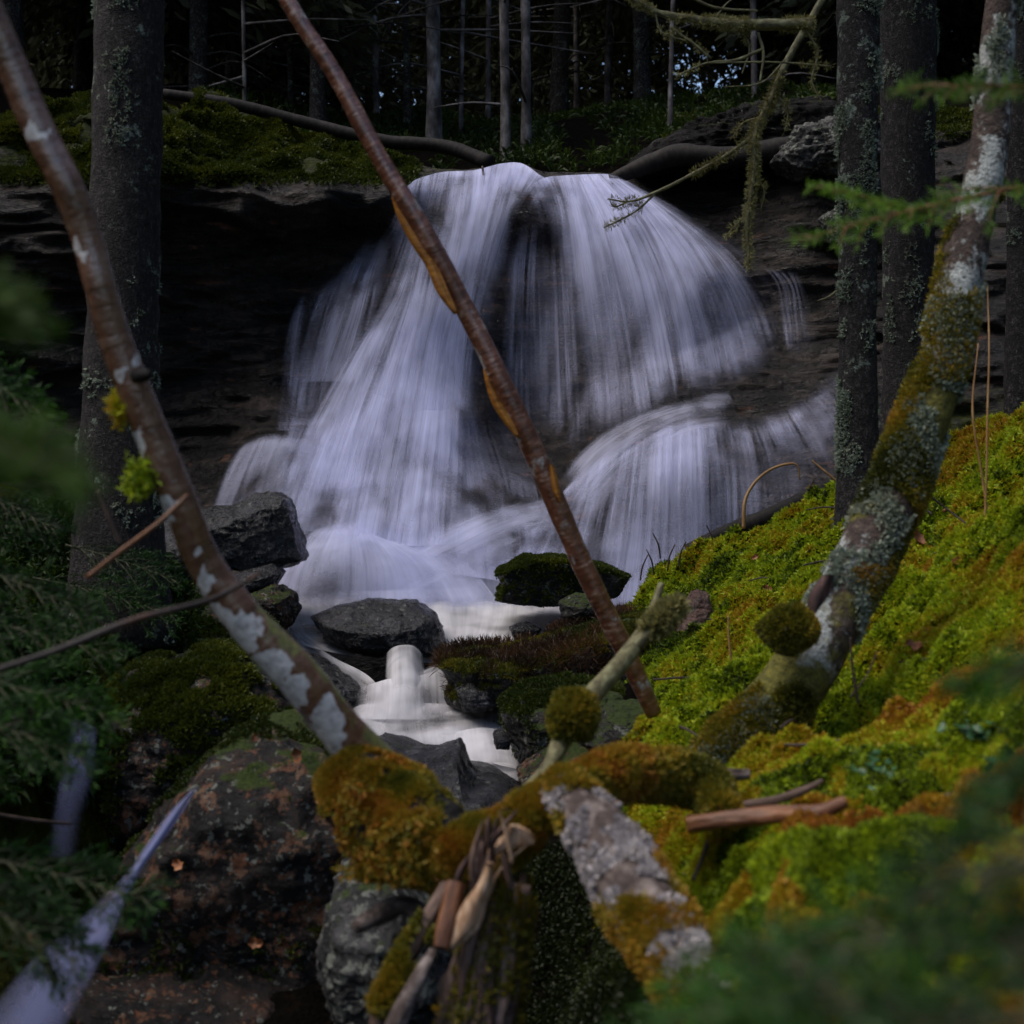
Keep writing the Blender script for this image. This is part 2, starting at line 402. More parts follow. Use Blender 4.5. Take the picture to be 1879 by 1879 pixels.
def mat_simple(name, c0, c1, c2, scale=(40,40,8), rough=0.7, use='rest', bump=0.5, spec=0.35):
    g = G(name); r = g.attr('rest', 'Vector') if use == 'rest' else g.obj()
    n = g.noise(g.scale(r, *scale), 1.0, 7, 0.68, 0.4)
    return g.bsdf(g.ramp(n, [(0.32, c0), (0.5, c1), (0.68, c2)]), rough, g.bump(n, bump, 0.008), spec)
DEADWOOD = mat_simple('dead_wood', (0.02,0.012,0.009), (0.075,0.042,0.03), (0.19,0.125,0.1))
PALEWOOD = mat_simple('pale_wood', (0.13,0.07,0.035), (0.32,0.19,0.11), (0.52,0.39,0.28), (90,90,10), 0.6)
PEEL = mat_simple('peeling_bark', (0.1,0.03,0.005), (0.26,0.1,0.012), (0.4,0.18,0.025), (20,20,90), 0.45)
TWIG = mat_simple('twig_bark', (0.012,0.008,0.007), (0.035,0.022,0.017), (0.08,0.05,0.035), (60,60,20))
TWIG_RED = mat_simple('twig_red', (0.04,0.016,0.008), (0.12,0.045,0.018), (0.2,0.085,0.035), (40,40,14), 0.5)
TWIG_DUSK = mat_simple('twig_dusk', (0.008,0.006,0.006), (0.025,0.016,0.014), (0.13,0.05,0.02), (14,14,5), 0.6)
TWIG_GREEN = mat_simple('twig_green', (0.01,0.012,0.004), (0.03,0.03,0.01), (0.06,0.05,0.02), (40,40,14))
TWIG_LICHEN = mat_simple('twig_lichen', (0.03,0.022,0.012), (0.1,0.09,0.04), (0.22,0.22,0.12), (70,70,30))
DARKRED = mat_simple('rotten_red', (0.012,0.006,0.005), (0.045,0.022,0.02), (0.15,0.085,0.075), (30,30,12), 0.8)
DARKLOG = mat_simple('dark_log', (0.003,0.0025,0.0025), (0.008,0.0065,0.006), (0.024,0.018,0.016), (14,14,40), 0.75, spec=0.2)
STRAW = mat_simple('straw', (0.12,0.06,0.02), (0.26,0.14,0.05), (0.38,0.24,0.11), (30,30,10), 0.6)
LOGBARK = mat_simple('lichen_log', (0.015,0.01,0.009), (0.055,0.038,0.032), (0.22,0.18,0.165), (34,34,26), 0.85, bump=1.0)
LEAF = mat_simple('dry_leaf', (0.1,0.03,0.012), (0.24,0.085,0.03), (0.36,0.19,0.09), (40,40,40), 0.55, use='obj')
LEAFG = mat_simple('berry_leaf', (0.008,0.025,0.007), (0.025,0.07,0.02), (0.06,0.13,0.045), (40,40,40), 0.35, use='obj')
LEAFP = mat_simple('purple_leaf', (0.03,0.015,0.035), (0.07,0.05,0.1), (0.12,0.09,0.16), (40,40,40), 0.4, use='obj')

def mat_water(name, su=42.0, sv=0.8, contrast=1.0, tint=(0.85,0.83,0.92)):
    g = G(name); fl = g.attr('flow', 'Vector'); d = g.attr('dens')
    a = g.noise(g.scale(fl, su, sv, 1), 1.0, 4, 0.62, 0.15)
    b = g.noise(g.scale(fl, su*0.22, sv*0.8, 1), 1.0, 3, 0.5, 0.3)
    c = g.noise(g.scale(fl, su*0.1, sv*3.5, 1), 1.0, 4, 0.55)
    s = g.math('ADD', g.math('ADD', g.math('MULTIPLY', a, 0.5), g.math('MULTIPLY', b, 0.5)), g.math('MULTIPLY', c, 0.2))
    s = g.math('MULTIPLY', g.math('SUBTRACT', s, 0.6), 5.2 * contrast)
    par = g.math('MULTIPLY', d, g.math('SUBTRACT', 1.25, d))
    al = g.math('ADD', d, g.math('MULTIPLY', s, par), True)
    al = g.math('MULTIPLY', al, g.step(d, 0.0, 0.18))
    df = g.new('ShaderNodeBsdfDiffuse', {'Color': tint}); tr = g.new('ShaderNodeBsdfTranslucent', {'Color': tint})
    m = g.new('ShaderNodeMixShader', {0: 0.4, 1: df.outputs[0], 2: tr.outputs[0]})
    m2 = g.new('ShaderNodeMixShader', {0: al, 1: g.new('ShaderNodeBsdfTransparent').outputs[0], 2: m.outputs[0]})
    g.t.links.new(m2.outputs[0], g.out.inputs[0]); return g.m
WATER = mat_water('falling_water', tint=(0.60,0.62,0.86), contrast=1.5)  # bluish light on the falls is put into the water's tint
FOOT = mat_water('splashing_water', 26.0, 1.0, 0.95, (0.64,0.655,0.86))  # same bluish light painted into the tint of the runoff
SLOW = mat_water('sliding_water', 9.0, 1.0, 0.5, (0.24,0.26,0.46))  # shade over the side stream painted in as a dark blue tint
FOAM = mat_water('foaming_water', 22.0, 1.0, 1.0, (0.80,0.78,0.81))

# ------------------------------------------------------------------ rock face (front surface d = D(px,py))
CC = [(-150,215,9.6),(170,195,9.6),(300,185,9.6),(450,215,9.6),(600,270,9.5),(740,305,9.4),
 (-150,330,8.5),(170,330,8.4),(300,335,8.4),(450,345,8.4),(600,340,8.5),(715,350,8.7),
 (300,420,8.75),(500,450,8.85),(650,430,8.95),(300,600,8.85),(450,650,8.95),(300,800,8.75),(420,800,8.5),(350,900,8.2),(-150,600,8.5),(-150,900,8.0),
 (760,322,9.2),(860,314,9.25),(950,308,9.3),(1050,318,9.3),(1140,325,9.2),
 (780,380,9.0),(860,400,8.95),(960,352,8.93),(1000,360,8.93),(1060,400,8.9),(1180,400,8.9),
 (600,560,8.8),(700,560,8.6),(800,560,8.6),(900,500,8.9),(980,450,8.95),(950,650,8.9),(1100,600,8.7),(1200,560,8.6),(1300,520,8.6),(1400,560,8.7),
 (560,750,8.6),(650,750,8.3),(760,760,8.2),(850,770,8.3),(950,800,8.7),(1040,820,8.5),
 (1090,840,8.0),(1200,765,8.0),(1280,745,8.0),(1360,750,8.0),(1480,690,8.2),(1540,660,8.2),
 (1050,930,7.7),(1200,860,7.6),(1300,860,7.55),(1420,850,7.6),(1520,830,7.6),(1200,1000,7.3),(1350,1000,7.3),(1100,1080,7.0),(1500,950,7.3),
 (470,800,8.2),(540,790,8.2),(480,900,7.7),(420,920,7.8),(600,880,7.8),(700,900,7.7),(800,920,7.6),(900,900,7.8),
 (640,975,7.25),(560,1040,7.1),(640,1060,6.95),(720,1060,7.0),(800,1020,7.2),(900,1000,7.3),(980,990,7.4),(700,1115,6.85),(850,1115,6.9),(950,1100,6.9),(540,1110,6.9),(350,1050,7.2),(200,1050,7.3),(-150,1100,7.0),
 (1250,340,9.3),(1400,350,9.0),(1500,300,8.9),(1300,250,9.8),(1500,220,9.8),(1700,250,9.6),(2100,250,9.5),(1350,430,8.9),(1450,480,8.6),(1500,600,8.5),(1600,500,8.5),(1800,500,8.0),(2100,700,7.2),(1700,750,7.4),
 (700,1250,6.5),(1000,1250,6.5),(1400,1250,6.6),(300,1250,6.5),(-150,1250,6.4),(2100,1100,6.5)]
CC = np.array(CC, float)
Drbf = RBF(CC[:, :2] / 100, CC[:, 2], 0.3)
def D(px, py):
    px, py = np.broadcast_arrays(np.asarray(px, float), np.asarray(py, float))
    return Drbf(np.c_[px.ravel(), py.ravel()] / 100).reshape(px.shape)
def Dr(px, py):
    """rough rock surface: smooth depth plus layered relief"""
    d = D(px, py); q = P(px, py, d).reshape(-1, 3)
    n = 0.10 * fbm(q * [1.3, 1.3, 4.0], 5, 3, 0.55)
    led = fbm(q * [0.6, 0.6, 3.2] + 5, 3, 8); n += 0.10 * (np.abs(led % 0.5 - 0.25) * 4 - 0.5)
    return d + n.reshape(d.shape)
TX = [-300, 0, 170, 300, 400, 600, 750, 850, 950, 1060, 1135, 1200, 1300, 1540, 2200]
TY = [215, 200, 192, 178, 192, 262, 300, 312, 306, 316, 318, 262, 225, 200, 200]
nx, ny = 330, 190
pxs = np.linspace(-280, 2180, nx)
top = np.interp(pxs, TX, TY) + 5 * vnoise(np.c_[pxs / 40, 0 * pxs, 0 * pxs], 4)
tt = np.linspace(0, 1, ny)
PY = top[None] + (1260 - top[None]) * tt[:, None]; PX = np.repeat(pxs[None], ny, 0)
fade = np.clip(tt / 0.05, 0, 1)[:, None]
d0 = D(PX, PY); d1 = Dr(PX, PY)
lipm = np.exp(-((PX - 950) / 240) ** 4) * np.exp(-((PY - 320) / 60) ** 2)
wetm = np.clip((PX - 480) / 80, 0, 1) * np.clip((1560 - PX) / 80, 0, 1)
V = P(PX, PY, d1 + (d0 - d1) * np.clip(np.maximum(np.maximum(lipm, 1 - fade) * 0.7, wetm * .62), 0, 1))
mossm = np.clip(1.3 - np.abs(PX - 380) / 520, 0, 1) * np.clip((335 - PY) / 40 + 0.4, 0, 1) + np.clip((PX - 1180) / 80, 0, 1) * np.clip((250 - PY) / 30 + .3, 0, 1) * 0.8
mossm += 0.55 * np.clip((PX - 1560) / 100, 0, 1) * np.clip((PY - 600) / 150, 0, 1)
lump = (1 - np.abs(fbm(V.reshape(-1, 3) * 2.6, 3, 15)).reshape(mossm.shape)) - .6
V = V + (np.clip(mossm, 0, 1) * np.clip((345 - PY) / 40, 0, 1) * (PX < 760) * lump)[..., None] * np.array([0, -.22, .16])
back = [V[0] + np.array([0, t, 0.03 * t - 0.02]) for t in (3.2, 1.2, 0.4)]
V = np.concatenate([np.stack(back), V]); mossm = np.concatenate([np.repeat(mossm[:1], 3, 0), mossm])
CLV, CLF = V.reshape(-1, 3), grid_faces(ny + 3, nx)[:, ::-1]
tag(mesh('rock_cliff', CLV, CLF, CLIFF, attrs={'moss': mossm.ravel()}), 'dark layered rock face behind the waterfall', None, None, 'structure')

# ------------------------------------------------------------------ ground: one sheet z = H(x,y)
GP = [(1100,1200,5.9),(1200,1065,5.9),(1300,1008,5.85),(1400,968,5.8),(1540,895,5.7),(1640,880,5.4),(1750,825,5.0),(1879,778,4.8),(2100,690,4.8),
 (1300,1075,6.7),(1540,965,6.9),(1800,860,6.9),(1150,1200,6.6),
 (1150,1290,4.7),(1200,1235,4.8),(1300,1150,4.9),(1430,1080,4.8),(1560,1000,4.8),(1700,980,4.4),(1879,930,4.2),
 (1120,1395,3.48),(1200,1330,3.9),(1300,1240,4.1),(1450,1230,3.6),(1600,1160,3.5),(1700,1130,3.4),(1780,1030,3.45),(1879,962,3.3),(2100,850,3.3),
 (1180,1420,3.1),(1300,1370,3.2),(1400,1400,2.8),(1500,1380,2.8),(1600,1370,2.7),(1750,1290,2.6),(1879,1230,2.5),(2100,1150,2.5),
 (1280,1560,2.45),(1330,1600,2.25),(1450,1520,2.3),(1600,1530,2.1),(1750,1500,2.0),(1879,1450,1.9),(2100,1400,1.9),
 (1250,1720,2.0),(1400,1720,1.75),(1600,1700,1.6),(1879,1650,1.45),(1350,1879,1.65),(1600,1879,1.25),(1879,1879,1.1),(2200,1879,1.1),
 (1000,1950,2.7),(950,2100,2.5),(1120,2000,2.3),(1040,1850,3.0),(1180,1800,2.4),(1130,1640,3.0),
 (900,1680,3.9),(900,1560,4.5),(800,1480,5.0),(950,1430,5.2),(700,1390,5.4),(800,1270,6.2),(1000,1240,6.2),(600,1270,6.2),
 (560,1330,4.9),(450,1330,4.6),(300,1320,4.5),(200,1420,4.4),(100,1480,4.2),(300,1600,4.0),(100,1720,3.5),(0,1879,2.9),(300,1879,3.3),(600,1879,3.1),(600,1600,3.9),
 (0,1180,3.48),(150,1170,4.3),(220,1060,4.7),(330,1130,5.1),(60,1010,4.7),(-250,950,4.5),(100,1300,4.0),(-250,1400,3.5),(450,1170,5.8),(300,1050,6.5),(100,980,6.5),
 (795,275,13),(950,308,11.2),(1150,308,11.2),(500,240,12.0),(200,205,12),(1400,215,12.5),(1700,200,12),(2200,190,12),(-300,200,12),
 (950,258,18),(300,190,18),(1500,180,18),(950,215,26),(200,180,26),(1700,170,26)]
GP = np.array(GP, float); W = P(GP[:, 0], GP[:, 1], GP[:, 2])
extra = [(-4,8.2,-.9),(-2,8.2,-.9),(0,8.2,-.9),(2,8.2,-.9),(4,8.2,-.8),(0,0,-1.0),(-2,0,-1.1),(2,0,-0.3),(0,1.2,-.95),(-1,1.5,-1.1),(0,-8,-1.2),(-30,0,-1),(30,0,1.2),(-30,8,-.6),(30,8,1.6),(-30,-8,-1),(30,-8,1),
 (-45,30,9),(45,30,10),(0,40,9.5),(-45,45,11),(45,45,11),(0,60,11),(-60,60,12),(60,60,12),(-30,12,3),(30,12,3.4)]
W = np.r_[W, np.array(extra, float)]
Hrbf = RBF(W[:, :2], W[:, 2], 0.18)
def bankm(x, y):
    """how much moss carpet: right of the gully"""
    px, py = x / np.maximum(y, .05) * F + CX, None
    edge = np.interp(y, [0.5, 1.5, 2.0, 2.6, 3.2, 3.8, 4.6, 5.4, 6.0, 6.6], [0.12, 0.2, 0.26, 0.27, 0.24, 0.3, 0.48, 0.42, 0.32, 0.5])
    return np.clip((x - edge) / 0.12 + 0.5, 0, 1) * np.clip((6.7 - y) / 0.3, 0, 1)
def H(x, y, fine=True):
    x, y = np.asarray(x, float), np.asarray(y, float)
    z = Hrbf(np.c_[x.ravel(), y.ravel()]).reshape(x.shape)
    q = np.c_[x.ravel(), y.ravel(), 0 * x.ravel()]
    m = bankm(x, y)
    c = fbm(q * 4.2, 3, 21, 0.5).reshape(x.shape)
    c3 = fbm(q * 11.0 + 7, 3, 25, 0.5).reshape(x.shape)
    c2 = fbm(q * 26.0 + 3, 2, 22, 0.5).reshape(x.shape)
    near = np.clip((9 - y) / 2, 0, 1)
    cush = 0.10 * (1 - np.abs(c)) - 0.07 + 0.085 * (1 - np.abs(c3)) - 0.06 + 0.02 * c2
    return z + near * (m * cush + (1 - m) * 0.05 * c) + (1 - near) * 0.12 * fbm(q * 1.2, 3, 23).reshape(x.shape)
def axis(a, b, fine, lo, hi, g=1.12):
    v = list(np.arange(lo, hi, fine)); s = fine
    while v[-1] < b: s *= g; v.append(v[-1] + s)
    s = fine
    while v[0] > a: s *= g; v.insert(0, v[0] - s)
    return np.array(v)
gx = axis(-120, 120, 0.022, -1.6, 2.3); gy = axis(-40, 180, 0.022, 0.9, 6.6)
GX, GY = np.meshgrid(gx, gy); GZ = H(GX, GY)
fy = np.clip((GY - 60) / 30, 0, 1); GZ = GZ * (1 - fy) + fy * np.minimum(GZ, 26)
GV = np.stack([GX, GY, GZ], -1).reshape(-1, 3); GF = grid_faces(len(gy), len(gx))
gm = bankm(GX, GY).ravel() + 0.45 * ((GX.ravel() < -0.9) & (GY.ravel() < 6)) + 0.12 * (GY.ravel() > 9.3)
tag(mesh('ground', GV, GF, GROUND, attrs={'moss': gm}), 'forest floor and mossy slope', None, None, 'structure')

# moss carpet on the bank
def in_view(p, m=60):
    a, b = proj(p); return (a > -m) & (a < 1879 + m) & (b > -m) & (b < 1879 + m) & (p[:, 1] > 0.4)
def wbank(c, n):
    return bankm(c[:, 0], c[:, 1]) * in_view(c) * np.clip(2.6 / np.maximum(c[:, 1], .8), 0.4, 2.6) ** 2
mp, mn = sample(GV, GF, 330000, wbank, 31)
mn = norm(mn + [0, -0.15, 0.2])
ppx, ppy = proj(mp)
patchn = fbm(mp * 2.6, 4, 41); fine_n = fbm(mp * 9.0, 3, 42)
hue = 0.34 + 0.30 * patchn + 0.24 * fine_n + 0.20 * np.clip((ppx - 1250) / 450, -0.5, 1) + 0.16 * np.clip((ppy - 1150) / 400, -1, 1)
lime_ = np.exp(-((ppx - 1235) / 110) ** 2 - ((ppy - 1320) / 80) ** 2)
hue = hue * (1 - .85 * lime_) + .85 * lime_ * (.36 + .1 * fine_n)
soil_face = np.exp(-((ppx - 1210) / 120) ** 2 - ((ppy - 1165) / 60) ** 2)
hue = hue - 0.6 * np.clip(soil_face - .25 + .3 * fine_n, 0, 1)
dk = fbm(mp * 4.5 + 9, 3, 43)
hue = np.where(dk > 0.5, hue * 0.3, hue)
cq = np.c_[mp[:, :2], 0 * mp[:, 0]]; low_ = np.abs(fbm(cq * 11.0 + 7, 3, 25, 0.5))  # hollows between cushions get a darker hue, shade painted into the moss
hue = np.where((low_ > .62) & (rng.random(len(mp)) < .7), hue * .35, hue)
size = 0.0042 + 0.0018 * np.clip(mp[:, 1], 1, 6) * (0.7 + 0.6 * rng.random(len(mp)))
V_, f_, a_ = tufts(mp + mn * 0.002, mn, size, 5, 0.5, 0.7, 32, np.clip(hue, 0.0, 1), tri=True)
tag(mesh('moss', V_, f_, MOSS, smooth=False, attrs=a_), 'carpet of lime to rust coloured moss over the right bank', 'moss', None, 'stuff')

# dark moss on the cliff ledge
def wledge(c, n):
    a, b = proj(c); m = (np.clip((345 - b) / 30, 0, 1) * (a < 770) + np.clip((262 - b) / 30, 0, 1) * (a > 1190) * 0.6) * in_view(c)
    return m * (fbm(c * 3.0, 3, 51) > -0.45) * (c[:, 1] < 11)
lp, ln = sample(CLV, CLF, 70000, wledge, 33)
ln = norm(ln + [0, -0.2, 0.5])
a, b = proj(lp)
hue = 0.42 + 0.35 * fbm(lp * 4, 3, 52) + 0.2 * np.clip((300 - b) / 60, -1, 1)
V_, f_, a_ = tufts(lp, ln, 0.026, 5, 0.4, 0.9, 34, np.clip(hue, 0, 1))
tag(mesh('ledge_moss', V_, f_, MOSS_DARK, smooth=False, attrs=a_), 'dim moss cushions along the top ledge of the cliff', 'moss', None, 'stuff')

# low growth on the left bank
def wleft(c, n):
    a, b = proj(c); return (a < 420) * (b > 930) * (b < 1450) * (c[:, 1] < 6.2) * in_view(c) * (fbm(c * 4, 3, 54) > -0.35)
lp, ln = sample(GV, GF, 16000, wleft, 35)
V_, f_, a_ = tufts(lp, norm(ln + [0, -.2, .6]), 0.05, 5, 0.16, 0.8, 36, np.clip(0.12 + 0.55 * fbm(lp * 5, 3, 55), 0, 1), 0.2)
tag(mesh('ground_cover', V_, f_, GRASS, smooth=False, attrs=a_), 'dark green grass and moss on the shaded left bank', 'ground cover', None, 'stuff')

def whol(c, n):
    a, b = proj(c); return (a > 820) * (a < 1330) * (b > 1560) * in_view(c) * (bankm(c[:, 0], c[:, 1]) < .6) * (fbm(c * 5, 3, 57) > -.1)
lp, ln = sample(GV, GF, 14000, whol, 37)
V_, f_, a_ = tufts(lp, norm(ln + [0, -.2, .6]), 0.016, 5, 0.2, 0.8, 38, np.clip(0.0 + 0.3 * fbm(lp * 5, 3, 58), 0, 1), 0.2)  # real moss, toned near black to paint the hollow's shade
tag(mesh('undergrowth', V_, f_, MOSS_DARK, smooth=False, attrs=a_), 'moss and grass in the hollow under the stump, shade painted into its near-black colour', 'undergrowth', None, 'stuff')

def wback(c, n):
    a, b = proj(c); return (a > 380) * (a < 1560) * (b > 130) * (b < 335) * (c[:, 1] > 9.6) * (c[:, 1] < 22) * (fbm(c * 1.6, 3, 59) > -.25)
lp, ln = sample(GV, GF, 16000, wback, 39)
V_, f_, a_ = tufts(lp, norm(ln + [0, -.2, .6]), 0.11, 5, 0.14, 0.9, 40, np.clip(0.25 + 0.4 * fbm(lp * 2, 3, 60), 0, 1), 0.2)
tag(mesh('forest_undergrowth', V_, f_, GRASS, smooth=False, attrs=a_), 'dim undergrowth on the forest floor behind the lip', 'undergrowth', None, 'stuff')

# ------------------------------------------------------------------ water
def sheet(acc, lines, depth=None, off=0.07, n=70, m=60, seed=0, dscale=1.0, bulge=0.0, wob=0.02, relief=0.0, fadein=0.0, fadeout=0.0):
    """lines: flow lines, each rows of (px,py,density[,depth]) from the top down; lofted side by side."""
    L = [catmull(np.asarray(l, float), n) for l in lines]; L = np.stack(L)              # k,n,c
    k = len(L); t = np.linspace(0, k - 1, m); i = np.clip(t.astype(int), 0, k - 2); f = (t - i)[:, None, None]
    sl = np.gradient(L, axis=0) if k > 2 else np.repeat((L[1:] - L[:1]), 2, 0)
    f2, f3 = f*f, f*f*f
    S = (2*f3-3*f2+1)*L[i] + (f3-2*f2+f)*sl[i] + (-2*f3+3*f2)*L[i+1] + (f3-f2)*sl[i+1]
    px, py, de = S[..., 0], S[..., 1], np.clip(S[..., 2], 0, 1.0)
    d = S[..., 3] if S.shape[2] > 3 else (D(px, py) - off)
    vv = np.linspace(0, 1, n)[None]; d = d - bulge * np.sin(np.pi * np.clip(vv * 1.3, 0, 1))
    if S.shape[2] <= 3: d = d + relief * (Dr(px, py) - D(px, py))
    q = P(px, py, d).reshape(-1, 3)
    d = d + wob * fbm(q * [5, 5, 1.2] + seed, 3, seed + 60).reshape(d.shape)
    Vw = P(px, py, d)
    u = np.r_[np.zeros((1, n)), np.cumsum(np.linalg.norm(np.diff(Vw, axis=0), axis=2), 0)].mean(1, keepdims=True) * np.ones((1, n))
    v = np.concatenate([np.zeros((m, 1)), np.cumsum(np.linalg.norm(np.diff(Vw, axis=1), axis=2), 1)], 1)
    pq = Vw.reshape(-1, 3); de = de * np.clip(.95 + .62 * fbm(pq * [4.2, 4.2, 2.0] + 3, 3, 88) + .3 * fbm(pq * [9, 9, 2.2], 2, 89), .3, 1.25).reshape(de.shape)
    if fadeout: de = de * np.clip((1 - vv) / fadeout, 0, 1)
    if fadein: de = de * np.clip(vv / fadein, 0, 1) ** 1.3
    fl = np.stack([u + seed * 7.1, v, np.full_like(u, seed * 1.3)], -1)
    acc.add(Vw.reshape(-1, 3), grid_faces(m, n), dens=np.clip(de * dscale, 0, 1).ravel(), flow=fl.reshape(-1, 3))

left_fall = [
 [(742,345,0),(700,430,0),(625,490,0),(560,530,0),(525,600,0),(510,700,0),(500,800,0)],
 [(752,338,.5),(715,425,.14),(648,485,.1),(580,525,.16),(545,600,.16),(528,700,.1),(515,800,0)],
 [(762,330,.9),(735,430,.2),(690,540,.08),(640,640,.14),(590,770,.2),(545,870,.3),(520,960,.2)],
 [(785,322,1),(762,430,.4),(725,540,.32),(680,620,.5),(640,720,.55),(600,860,.5),(570,1000,.5)],
 [(815,315,1),(800,385,.35),(785,440,.4),(760,550,.7),(735,640,.75),(705,760,.7),(685,880,.6),(660,1010,.6)],
 [(870,312,1),(858,410,.9),(830,540,.85),(805,640,.8),(790,770,.7),(770,890,.55),(750,1030,.5)],
 [(920,300,1),(898,400,.8),(868,520,.62),(848,640,.7),(838,750,.7),(820,880,.45),(820,1050,.5)],
 [(958,300,1),(930,385,.5),(895,500,.35),(866,640,.3),(858,750,.4),(868,880,.3),(880,1060,.5)],
 [(992,322,.95),(958,372,.3),(925,480,.14),(895,620,.12),(885,750,.2),(920,890,.25),(940,1070,.45)],
 [(1010,330,.6),(985,380,.12),(965,480,.08),(950,620,.05),(945,770,.08),(985,900,.15),(1000,1080,.4)]]
left_mid = [
 [(680,590,0),(600,700,0),(530,820,0),(470,900,0)],
 [(705,565,.1),(640,680,.55),(570,820,.6),(510,960,.3)],
 [(745,550,.3),(700,670,.75),(650,820,.7),(610,980,.6)],
 [(800,555,.35),(775,690,.8),(750,830,.7),(720,1000,.6)],
 [(845,590,.1),(835,700,.6),(830,830,.5),(820,1000,.4)],
 [(870,620,0),(862,720,0),(860,830,0),(860,1000,0)]]
def wisp(pts, hw):
    return [[(x - hw * (1 + i * .3), y, 0) for i, (x, y, d_) in enumerate(pts)], [(x, y, d_) for x, y, d_ in pts], [(x + hw * (1 + i * .3), y, 0) for i, (x, y, d_) in enumerate(pts)]]
wisp_a = wisp([(562,530,.55),(545,590,.42),(534,680,.25),(526,790,.15)], 13)
wisp_b = wisp([(640,480,.5),(605,540,.4),(575,640,.3),(555,780,.2)], 30)
wisp_c = wisp([(700,420,.55),(665,500,.45),(640,580,.35),(600,700,.3)], 38)
wisp_d = wisp([(985,350,.4),(970,470,.3),(965,640,.26),(965,820,.2)], 34)
wisp_e = wisp([(1015,335,.5),(1022,460,.34),(1030,650,.28),(1035,840,.22)], 30)
right_fall = [
 [(965,345,.2),(985,400,.1),(985,500,.1),(980,620,.07),(975,750,.06),(975,850,.05)],
 [(1000,326,.95),(1020,370,.55),(1032,470,.16),(1040,600,.1),(1045,740,.1),(1045,860,.1)],
 [(1035,322,.95),(1056,400,.9),(1072,500,.6),(1088,620,.38),(1098,720,.3),(1100,820,.25)],
 [(1072,320,.95),(1115,400,.95),(1150,500,.78),(1175,620,.55),(1190,710,.5),(1200,775,.6)],
 [(1102,319,.95),(1172,390,.95),(1225,480,.85),(1262,600,.6),(1280,690,.5),(1288,750,.5)],
 [(1125,321,.9),(1218,388,.9),(1292,468,.8),(1340,560,.62),(1368,650,.48),(1382,705,.45)],
 [(1138,325,.6),(1246,400,.42),(1330,472,.36),(1380,545,.28),(1412,630,.18),(1428,690,.12)],
 [(1158,335,0),(1290,402,0),(1392,468,0),(1450,540,0),(1482,630,0),(1496,690,0)]]
side_fall = [
 [(1385,478,0),(1420,520,0),(1430,580,0),(1440,660,0)],
 [(1398,480,.3),(1428,515,.25),(1441,580,.2),(1452,665,.2)],
 [(1425,490,.35),(1450,520,.3),(1460,580,.22),(1465,665,.15)],
 [(1450,490,.3),(1462,520,.3),(1475,580,.15),(1490,660,.1)],
 [(1465,492,0),(1475,520,0),(1500,580,0),(1515,650,0)]]
right_tier = [
 [(1000,930,0),(950,1000,0),(920,1050,.1),(900,1110,.3)],
 [(1045,885,.7),(1000,950,.5),(965,1020,.6),(940,1110,.6)],
 [(1085,840,.9),(1045,920,.5),(1010,1010,.6),(980,1110,.6)],
 [(1130,805,.9),(1105,900,.25),(1085,985,.45),(1060,1110,.6)],
 [(1195,768,1),(1185,850,.7),(1175,980,.65),(1160,1110,.6)],
 [(1250,748,1),(1250,850,.85),(1250,980,.55),(1250,1110,.5)],
 [(1320,748,.85),(1335,850,.5),(1340,960,.35),(1345,1080,.3)],
 [(1390,752,.6),(1425,840,.28),(1440,940,.2),(1450,1040,.2)],
 [(1440,735,.5),(1480,800,.3),(1515,880,.16),(1535,980,.1)],
 [(1490,690,.3),(1545,730,.25),(1590,820,.15),(1620,920,.05)],
 [(1500,665,0),(1580,680,.05),(1660,780,0),(1690,900,0)]]
ridge_spray = [                                     # water running along the right ledge
 [(1330,705,0),(1250,728,0),(1130,775,0),(1060,830,0),(1010,900,0)],
 [(1345,738,.3),(1270,745,.75),(1150,790,.7),(1075,848,.7),(1030,905,.5)],
 [(1350,760,.15),(1285,765,.6),(1170,815,.45),(1095,880,.5),(1045,940,.4)],
 [(1360,800,0),(1300,810,0),(1190,860,0),(1120,930,0),(1060,990,0)]]
left_tier = [
 [(430,820,0),(405,870,0),(385,930,0)],
 [(465,800,.4),(435,860,.45),(405,935,.3)],
 [(505,790,.5),(480,850,.4),(455,940,.3)],
 [(550,795,.45),(530,860,.4),(505,950,.4)],
 [(600,790,.3),(580,880,.45),(560,980,.5)],
 [(640,800,0),(640,880,0),(640,980,0)]]
hump = [
 [(585,965,0),(500,1030,0),(475,1085,0)],
 [(600,958,.6),(535,1025,.6),(505,1095,.45)],
 [(618,955,.9),(575,1030,.75),(555,1125,.7)],
 [(635,952,1),(625,1030,.7),(615,1125,.65)],
 [(655,955,1),(680,1040,.75),(680,1125,.7)],
 [(672,965,.9),(740,1040,.85),(760,1125,.85)],
 [(690,980,.6),(790,1040,.75),(840,1125,.75)],
 [(710,990,0),(850,1030,.35),(930,1125,.4)]]
diag = [
 [(1010,905,0),(900,930,0),(800,965,0),(700,1010,0)],
 [(1030,918,.4),(915,950,.5),(800,1005,.55),(690,1060,.5)],
 [(1030,950,.3),(920,985,.35),(810,1040,.45),(700,1090,.6)],
 [(1020,985,0),(930,1030,0),(830,1090,0),(720,1130,0)]]
apron = [
 [(480,1000,0),(490,1060,0),(500,1120,0)],
 [(560,960,.3),(560,1040,.4),(560,1125,.6)],
 [(700,960,.5),(700,1040,.5),(700,1125,.7)],
 [(820,960,.4),(820,1040,.5),(830,1125,.7)],
 [(950,1000,.3),(950,1060,.5),(960,1125,.7)],
 [(1100,1010,.3),(1100,1060,.4),(1100,1125,.5)],
 [(1250,1000,.3),(1250,1060,.3),(1250,1125,.4)]]
